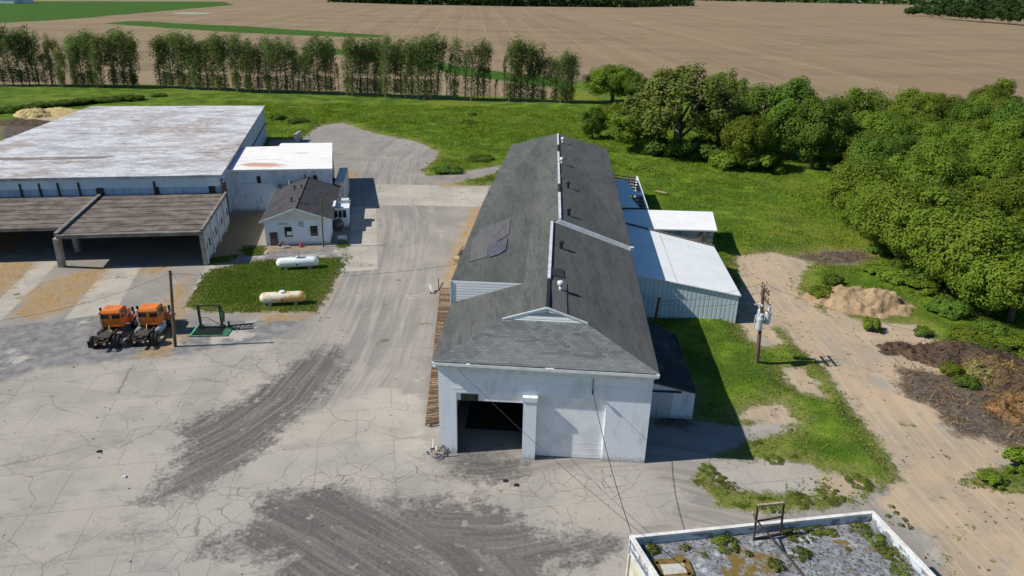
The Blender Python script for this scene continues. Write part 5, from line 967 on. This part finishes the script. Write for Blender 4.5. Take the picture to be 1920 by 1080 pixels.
for cname, lst in clumps:
    for i, (x, yt) in enumerate(lst):
        yb = np.interp(x, [-30, 0, 250, 500, 800, 1040, 1100], [160, 161, 166, 174, 186, 193, 196]); p = at(x, yb); p[1] += random.uniform(-2, 3); h = vup(x, yb, yt); v = random.choice([0, 1, 2, 2, 4]) if 'sparse' not in cname and 'loose' not in cname else random.choice([3, 0, 4])
        sc = h/17.0; wf = random.uniform(.85, 1.1)/max(sc, .5)**.4
        plant(POP[v] if yt < 140 else THIN, p, f'{ordn[i]} poplar from the left in the {cname}', 'poplar tree', (sc*wf, sc*wf, sc), random.uniform(-.6, .6), 'poplars of the windbreak row', (0, R(random.uniform(0, 4)))); kpop += 1
for i, x in enumerate((68, 105, 142, 240, 380, 492, 636, 708, 732, 838, 845, 918, 945, 1008)):
    yb = np.interp(x, [-30, 0, 250, 500, 800, 1040, 1100], [160, 161, 166, 174, 186, 193, 196]); p = at(x, yb-random.uniform(0, 2)); plant(THIN, p, f'thin bare stemmed sapling, {ordn[i]} from the left among the windbreak saplings', 'sapling', (.5, .5, random.uniform(.45, .7)), random.uniform(0, 6), 'thin saplings in the windbreak row')

# ---- broadleaf trees, bushes
BT = trunkmesh('broad_trunk', 9.5, .32, 4.5, M['bark'])
BROAD = [('broadleaf_tree', crown('broad_crown', 5.4, 4.6, 6.2, 95, 24000, .165, M['leaf'], (.19, .34), -.92), BT), ('broadleaf_tree', crown('broad_crown', 5.0, 5.0, 6.4, 80, 23000, .165, M['leaf'], (.20, .36), -.9), BT), ('broadleaf_tree', crown('broad_crown', 5.6, 4.2, 5.8, 105, 24000, .165, M['leaf'], (.18, .32), -.92), BT)]
DARK = [('dark_tree', crown('dark_crown', 5.2, 5.4, 6.4, 75, 18000, .175, M['leaf_dark'], (.22, .36), -.9), BT), ('dark_tree', crown('dark_crown', 4.8, 5.8, 6.6, 70, 18000, .175, M['leaf_dark'], (.22, .36), -.9), BT)]
WT = trunkmesh('willow_trunk', 15, .55, 6.5, M['bark_pale'], 11, .12)
WILL = ('willow_tree', crown('willow_crown', 8.2, 7.8, 9.6, 62, 24000, .24, M['leaf_will'], (.13, .24), -.6, 1.0), WT)
ST = trunkmesh('bush_stem', 2.2, .08, 1.3, M['bark'], 6, .05)
WEED = [('low_weed', crown('weed_crown', 2.2, .5, .35, 16, 2200, .15, M['weedleaf'], (.12, .42), -.2, 0, .45), None), ('low_weed', crown('weed_crown', 2.6, .5, .3, 22, 1500, .14, M['weedleaf'], (.08, .36), -.2, 0, .5), None)]
BUSH = [('leafy_bush', crown('bush_crown', 2.5, 1.7, 1.2, 20, 4200, .17, M['leaf'], (.2, .5), -.5), ST), ('leafy_bush', crown('bush_crown', 2.6, 1.6, 1.1, 18, 4000, .17, M['leaf_dark'], (.2, .5), -.5), ST)]
def tr(proto, x, yb, yt, wpx, label, cat='tree', zbase=10.8, rbase=5.3, group=None):
    p = at(x, yb); h = vup(x, yb, yt); dist = (p-CAM)@_f; rr = wpx/2*dist/FPX
    return plant(proto, p, label, cat, (rr/rbase, rr/rbase, h/zbase), random.uniform(0, 6.28), group)
tr(WILL, 1268, 288, 113, 250, 'huge pale green willow with visible forked trunk behind the garage', 'willow', 17.2, 8.6)
tr(WILL, 1345, 268, 125, 130, 'smaller pale green willow crown at the right shoulder of the huge willow', 'willow', 17.2, 8.6)
tr(BROAD[1], 1190, 285, 190, 120, 'mid green tree at the left skirt of the huge willow', zbase=11.2)
tr(BROAD[0], 1148, 196, 120, 118, 'round dark green tree standing alone at the edge of the brown field')
tr(DARK[0], 1192, 205, 140, 60, 'small dark tree right of the round lone tree')
tr(BROAD[2], 1150, 255, 185, 70, 'low bushy tree left of the huge willow by the meadow')
tr(DARK[1], 1110, 262, 205, 62, 'dark leftmost bush of the willow group at the meadow edge', 'bush')
tr(DARK[0], 1420, 285, 155, 130, 'dark tree right of the huge willow, above the shady meadow edge')
tr(DARK[1], 1475, 300, 160, 130, 'tallest dark tree above the black shaded gap in the wood')
tr(BROAD[0], 1395, 318, 215, 100, 'sunlit bushy tree standing forward of the dark trees at the meadow', zbase=10.8)
tr(DARK[0], 1520, 318, 180, 120, 'dark tree right of the shaded gap in the wood')
tr(BROAD[1], 1590, 285, 165, 120, 'bright topped tree between the dark trees and the open field')
tr(DARK[1], 1555, 318, 225, 110, 'low dark tree below the bright topped tree')
tr(BROAD[2], 1708, 262, 158, 120, 'flat crowned pale tree standing up against the brown field')
tr(BROAD[1], 1858, 245, 148, 80, 'thin crowned tree at far right against the brown field')
tr(BROAD[0], 1655, 300, 205, 110, 'green tree between the flat crowned tree and the dense wood')
for i, (x, yb, w_, v) in enumerate(((1212, 282, 80, 0), (1240, 294, 70, 1), (1290, 300, 90, 1), (1335, 302, 80, 1), (1365, 318, 70, 0), (1430, 322, 80, 0), (1180, 268, 60, 0), (1560, 322, 60, 1))):
    tr(BUSH[v], x, yb, yb-w_*.55, w_, f'low bush at the foot of the willow group, {ordn[i]} counted along the meadow edge', 'bush', 3.1, 2.4, 'bushes along the meadow edge')
# the dense wood on the right
front = [np.array(at(x, y)[:2]) for x, y in ((1590, 430), (1640, 478), (1705, 520), (1765, 560), (1840, 606), (1925, 632))]
wood = np.array([front[0], front[1], front[2], front[3], front[4], front[5], (62, 56), (92, 62), (112, 172), (84, 160), (54, 118)])
pts = []; tries = 0
for i in range(len(front)-1):
    for k in (0, .5): pts.append(front[i]*(1-k)+front[i+1]*k+np.array([1.4, 1.4]))
nfront = len(pts)
while tries < 9000:
    q = np.array([random.uniform(40, 112), random.uniform(52, 170)]); tries += 1
    if sdf(q[None, :], wood)[0] < 3.0: continue
    if q[0]*1.0 > q[1]*.86+8: continue
    if min(np.hypot(*(q-o)) for o in pts) < 7.2: continue
    pts.append(q)
for i, q in enumerate(pts):
    far_ = (q[1]-55)/75; h = random.uniform(8.5, 11.5); s = h/10.8
    if i < nfront: plant(BROAD[i % 3], (q[0], q[1], 0), f'leafy tree on the front edge of the dense wood, {ordn[i]} from its far left end', 'tree', (s*1.0, s*1.0, s*.92), random.uniform(0, 6.28), 'front edge trees of the dense wood')
    else: plant(random.choice(BROAD+BROAD+DARK[:1]), (q[0], q[1], 0), 'leafy green tree inside the dense wood at the right', 'tree', (s*random.uniform(.85, 1.05), s*random.uniform(.85, 1.05), s*random.uniform(.82, 1.18)), random.uniform(0, 6.28), 'trees inside the dense wood')
print('wood trees', len(pts), 'poplars', kpop)
for i, (x, y, w_) in enumerate(((1660, 480, 60), (1720, 535, 66), (1780, 590, 70), (1690, 505, 44), (1855, 632, 60))):
    tr(BUSH[1], x, y, y-w_*.5, w_, f'dark undergrowth bush below the dense wood, {ordn[i]} counted', 'bush', 3.1, 2.4, 'undergrowth of the dense wood')
for i, (x, y, w_, h_) in enumerate(((1560, 535, 40, 22), (1545, 562, 60, 22), (1635, 620, 36, 26), (1730, 628, 36, 16), (1680, 528, 70, 26), (1725, 550, 60, 26), (1765, 590, 60, 24), (1830, 640, 90, 22), (1900, 655, 80, 22), (1860, 660, 60, 18), (1640, 515, 50, 18), (1780, 700, 40, 22), (1810, 725, 44, 20), (1905, 880, 60, 40), (1860, 905, 50, 18))):
    tr(BUSH[0 if i % 3 else 1], x, y, y-h_, w_, f'weed bush {["on the left flank of the tan mound, upper", "on the left flank of the tan mound, lower", "alone on the tan soil below the mound", "small, right of the lone soil bush", "on the crest behind the tan mound, left", "on the crest behind the tan mound, right", "at the right end of the tan mound", "on the green bank above the brush heaps", "on the green bank at the picture edge", "on the green bank, lowest", "at the top left of the tan mound", "among the brown brush heaps, upper", "among the brown brush heaps, dark lower", "at the right edge beside the dirt track", "flat, left of the right edge bush"][i]}', 'bush', 3.1, 2.4)
for i, x in enumerate(range(-10, 275, 19)):
    y = np.interp(x, [0, 80, 170, 270], [212, 201, 192, 186]); tr(BUSH[1], x+random.uniform(-4, 4), y+2, y-11, 40, f'dark shrub of the low hedge behind the warehouse, {ordn[i]} from the left', 'shrub', 3.1, 2.4, 'shrubs of the low hedge')
for i, (x, y, w_, h_) in enumerate(((885, 218, 18, 8), (840, 322, 60, 10), (900, 300, 60, 9), (880, 232, 40, 6), (520, 225, 34, 14), (560, 232, 40, 12), (300, 182, 30, 8))):
    tr(BUSH[1], x, y, y-h_, w_, ['small dark round shrub alone in the meadow behind the drive', 'low weed clump at the drive corner left of the garage', 'low weed clump in the meadow beside the far garage wall', 'flat weed clump in the meadow below the round shrub', 'dark weed clump right of the warehouse back corner', 'weed clump behind the short pale wall', 'low shrub at the end of the hedge behind the warehouse'][i], 'shrub', 3.1, 2.4)
# roof weeds on the near building
for i, (x, y, w_, h_) in enumerate(((1360, 1022, 62, 34), (1283, 1028, 22, 24), (1222, 1032, 34, 30), (1495, 1005, 60, 22), (1530, 995, 44, 20), (1500, 1040, 44, 40), (1455, 1062, 40, 34), (1610, 990, 44, 22), (1640, 1012, 50, 26), (1672, 1040, 54, 26), (1404, 1040, 18, 22), (1690, 1068, 50, 24), (1590, 1030, 14, 10), (1320, 1042, 18, 12), (1560, 1000, 30, 12))):
    p = at(x, y, zr_); dist = (p-CAM)@_f; rr = w_/2*dist/FPX; hz = h_*dist/FPX
    plant(WEED[i % 2], p, f'green weed tuft on the near flat roof, {ordn[i]} in a sweep round the steel frame', 'weed', (rr/2.4, rr/2.4, hz/1.5*.45), random.uniform(0, 6), 'weeds growing on the near flat roof')
# small clumps of weeds in the cracked paving right of the garage
for i, (x, y, w_) in enumerate(((1325, 880, 40), (1312, 906, 26), (1345, 896, 40), (1368, 912, 36), (1390, 940, 50), (1440, 948, 56), (1500, 940, 56), (1560, 930, 60), (1610, 905, 60), (1640, 880, 50), (1600, 850, 60), (1560, 830, 60), (1450, 862, 44), (1480, 850, 40), (1420, 836, 40))):
    tr(WEED[i % 2], x, y, y-w_*.22, w_, f'leafy weed clump on the paving right of the garage, {ordn[i]} along the verge', 'weed', 3.1, 2.4, 'weed clumps on the paving verge')
for i, (x, y) in enumerate(((1672, 950), (1680, 962), (1697, 975), (1708, 990), (1690, 985), (1665, 968))):
    tr(WEED[1], x, y, y-7, 14, f'tiny dark weed right of the white parapet corner, {ordn[i]} of the sprinkle', 'weed', 3.1, 2.4, 'tiny weeds by the parapet corner')
# far right wood and the far long wood
FAR = ('far_tree', crown('far_crown', 9, 8, 8.5, 60, 2600, .75, M['leaf_far'], (.2, .36), -.8), None)
for i, (x, yb, yt, w_) in enumerate(((1706, 30, 12, 26), (1722, 30, 4, 34), (1745, 33, 6, 34), (1768, 36, 3, 36), (1790, 38, 5, 38), (1815, 40, 2, 40), (1840, 42, 6, 40), (1866, 44, 3, 42), (1892, 46, 8, 42), (1915, 48, 4, 44), (1940, 49, 6, 44), (1830, 34, -4, 50), (1880, 34, -6, 50), (1780, 28, -4, 46), (1930, 36, -6, 50))):
    tr(FAR, x, yb, yt, w_, f'dark tree of the far right copse beyond the field, {ordn[i]} from its tip', 'tree', 16.5, 9, 'trees of the far right copse')
pf = []; nf = []
for k in range(9000):
    x = random.uniform(612, 1302); yb = np.interp(x, [612, 740, 960, 1180, 1302], [4, 8, 12, 14, 11]); pf.append((x, yb))
base = np.array([at(x, yb) for x, yb in pf]); base[:, 1] += rng.uniform(0, 60, len(base)); hh_ = 14+5*vnoise(base[:, :2], 22, 3); cpos = base.copy(); cpos[:, 2] = hh_*rng.beta(1.2, .9, len(base))
o = bpy.data.objects.new('distant_wood', leafmesh('distant_wood', cpos, rng.normal(size=cpos.shape)+np.array([0, -.6, .7]), rng.uniform(2.2, 4.2, len(cpos)), M['leaf_far'])); COL.objects.link(o); tag(o, 'long dark strip of wood at the far end of the brown field', 'wood', None, 'stuff')
nn = 5000; bx = rng.uniform(-1600, 2100, nn); by = rng.uniform(1900, 2060, nn)+120*vnoise(np.stack([bx, bx*0], 1), 300, 8); cpos = np.stack([bx, by, rng.uniform(0, 16, nn)], 1)
o = bpy.data.objects.new('distant_treeline', leafmesh('distant_treeline', cpos, rng.normal(size=cpos.shape)+np.array([0, -.6, .7]), rng.uniform(6, 10, nn), M['leaf_far'])); COL.objects.link(o); tag(o, 'faint treeline along the horizon beyond all fields', 'treeline', None, 'stuff')
# tiny far farm buildings
for i, (x, y, w_, d_, lb_) in enumerate(((12, 6, 26, 14, 'white farm building at the far left end of the green field'), (40, 6, 20, 12, 'pale farm shed right of the far white farm building'), (1598, 3, 40, 20, 'long white building far off beyond the brown field'), (1660, 3, 30, 16, 'white building farthest right beyond the brown field'))):
    p = at(x, y); o = thing('farm_building', lb_, 'building', p); b = MB(); b.box(p[0]-w_/2, p[0]+w_/2, p[1]-d_/2, p[1]+d_/2, 0, 5); b.build('wall', M['white'], o); b = MB(); b.prism([(p[0]-w_/2-.5, p[1]-d_/2-.5, 5), (p[0]-w_/2-.5, p[1], 9), (p[0]-w_/2-.5, p[1]+d_/2+.5, 5)], (w_+1, 0, 0)); b.build('roof', M['galv'], o)
p = at(360, 25); o = thing('field_puddle', 'small bright puddle in the far brown field', 'puddle', p); o['kind'] = 'structure'
b = MB(); b.tube([p+[0, 0, .02], p+[0, 0, .04]], [16, 15.5], 20); b.build('water', plain('still_water', (.10, .12, .14), None, 1, .03, .8), o)

# ================================================================ GRASS
def blades(name, label, cat, n, keep, hgt, wid, mat, lean=.5, box=(-75, 60, 22, 190)):
    q = np.stack([rng.uniform(box[0], box[1], n), rng.uniform(box[2], box[3], n)], 1); d = np.column_stack([q, np.zeros(n)])-CAM; dep = d@_f; sx_ = (d@_r)/dep*FPX; sy_ = -(d@_u)/dep*FPX
    q = q[(np.abs(sx_) < 1010) & (np.abs(sy_) < 580)]; q = q[keep(q)]; n = len(q); z = ground_height(q); wid = wid if wid == wid else .035+.0006*q[:, 1]; h = hgt(q)*rng.uniform(.6, 1.3, n); a = rng.uniform(0, 6.28, n); l = rng.normal(size=(n, 2))*lean*h[:, None]
    b0 = np.column_stack([q[:, 0]-np.cos(a)*wid, q[:, 1]-np.sin(a)*wid, z-.03]); b1 = np.column_stack([q[:, 0]+np.cos(a)*wid, q[:, 1]+np.sin(a)*wid, z-.03]); t_ = np.column_stack([q+l, z+h])
    v = np.stack([b0, b1, t_], 1).reshape(-1, 3); m = bpy.data.meshes.new(name); m.vertices.add(n*3); m.vertices.foreach_set('co', v.ravel().astype(np.float32)); m.loops.add(n*3); m.polygons.add(n); m.loops.foreach_set('vertex_index', np.arange(n*3, dtype=np.int32)); m.polygons.foreach_set('loop_start', (np.arange(n)*3).astype(np.int32)); m.update(calc_edges=True); m.materials.append(mat)
    o = bpy.data.objects.new(name, m); COL.objects.link(o); print(name, n); return tag(o, label, cat, None, 'stuff')
inhard = lambda q: att_at('hard', q)+2.6*(vnoise(q, 1.6, 41)-.5)+1.2*(vnoise(q, .5, 43)-.5)
blades('meadow_grass', 'bright green rough meadow grass around the yard and the garage', 'grass', 520000, lambda q: (inhard(q) < -.25) & (att_at('lawn', q) < -.3) & (att_at('field', q) < -1) & (rng.uniform(0, 1, len(q)) < .25+.75*vnoise(q, 2.1, 12)), lambda q: (.12+.40*vnoise(q, 3.1, 4)*vnoise(q, 9, 6))*np.where((q[:, 0] > 8) & (q[:, 1] < 66), .6, 1.0), np.nan, M['grassblade'])
blades('lawn_grass', 'short mown grass of the lawn with the two white tanks', 'grass', 160000, lambda q: att_at('lawn', q) > -.1+.8*(vnoise(q, .8, 3)-.5), lambda q: .07+.06*vnoise(q, 2, 4), .06, m_leaf('lawn_blades', (.11, .165, .016), (.145, .20, .024), (.085, .14, .016), .35), .6, (-45, -15, 55, 90))
blades('dry_straw', 'loose straw strewn over the slabs before the carport', 'straw', 70000, lambda q: att_at('straw', q) > -.2+1.6*(vnoise(q, 1.3, 3)-.2), lambda q: .03+.04*vnoise(q, 1, 4), .04, m_leaf('straw_stems', (.36, .23, .08), (.42, .29, .12), (.28, .18, .07), .1), 2.4, (-62, 5, 40, 120))
blades('brush_twigs', 'dead twigs and stalks strewn over the brown brush heaps', 'twigs', 22000, lambda q: (att_at('ash', q) > -.4) & (q[:, 0] > 20) & (rng.uniform(0, 1, len(q)) < vnoise(q, 1.2, 3)), lambda q: .15+.5*vnoise(q, 1.5, 4), .05, M['dryleaf'], 1.4, (18, 60, 36, 90))

# twigs lying over the brush heaps, as parts of them
for o in [q for q in bpy.data.objects if q.name.split('.')[0] in ('brush_heap', 'dry_weed_clump')]:
    co = np.array([v.co[:] for v in o.data.vertices]); co = co[co[:, 2] > .05]; k = rng.integers(0, len(co), 2600); c = co[k]+rng.normal(size=(2600, 3))*np.array([.12, .12, .07])+[0, 0, .05]
    m = o.data.materials[0]; tw = bpy.data.objects.new('twigs', leafmesh('twigs', c, rng.normal(size=c.shape)+np.array([0, 0, .6]), rng.uniform(.08, .30, len(c)), M['dryleaf'] if random.random() < .6 else m, .16)); COL.objects.link(tw); tw.parent = o

# loose clods and stones
def clods(name, label, cat, n, keep, mat, box, sz):
    q = np.stack([rng.uniform(box[0], box[1], n), rng.uniform(box[2], box[3], n)], 1); q = q[keep(q)]; c = np.column_stack([q, ground_height(q)+.02]); b = np.repeat(c, 3, 0); nr = rng.normal(size=b.shape); s_ = np.repeat(sz*rng.uniform(.4, 1.3, len(c))**2, 3)
    b = b+rng.normal(size=b.shape)*s_[:, None]*.35; b[:, 2] = np.maximum(b[:, 2], .02); o = bpy.data.objects.new(name, leafmesh(name, b, nr+np.array([0, 0, .4]), s_, mat, .8)); COL.objects.link(o); tag(o, label, cat, None, 'stuff')
clods('soil_clods', 'dark clods and litter strewn over the tan dirt track', 'clods', 5200, lambda q: (att_at('hard', q) > .3) & (att_at('dirt', q) > -1.5) & (rng.uniform(0, 1, len(q)) < vnoise(q, 3, 2)**2), m_soil('clod_soil', (.22, .16, .10), (.32, .25, .17), (.12, .09, .06)), (16, 60, 24, 84), .09)
clods('yard_grit', 'grit and small litter scattered over the concrete yard', 'grit', 2600, lambda q: (att_at('hard', q) > .5) & (rng.uniform(0, 1, len(q)) < vnoise(q, 4, 7)**2), plain('grit', (.20, .18, .155), (.42, .39, .35), 6, .9), (-50, 18, 24, 100), .05)
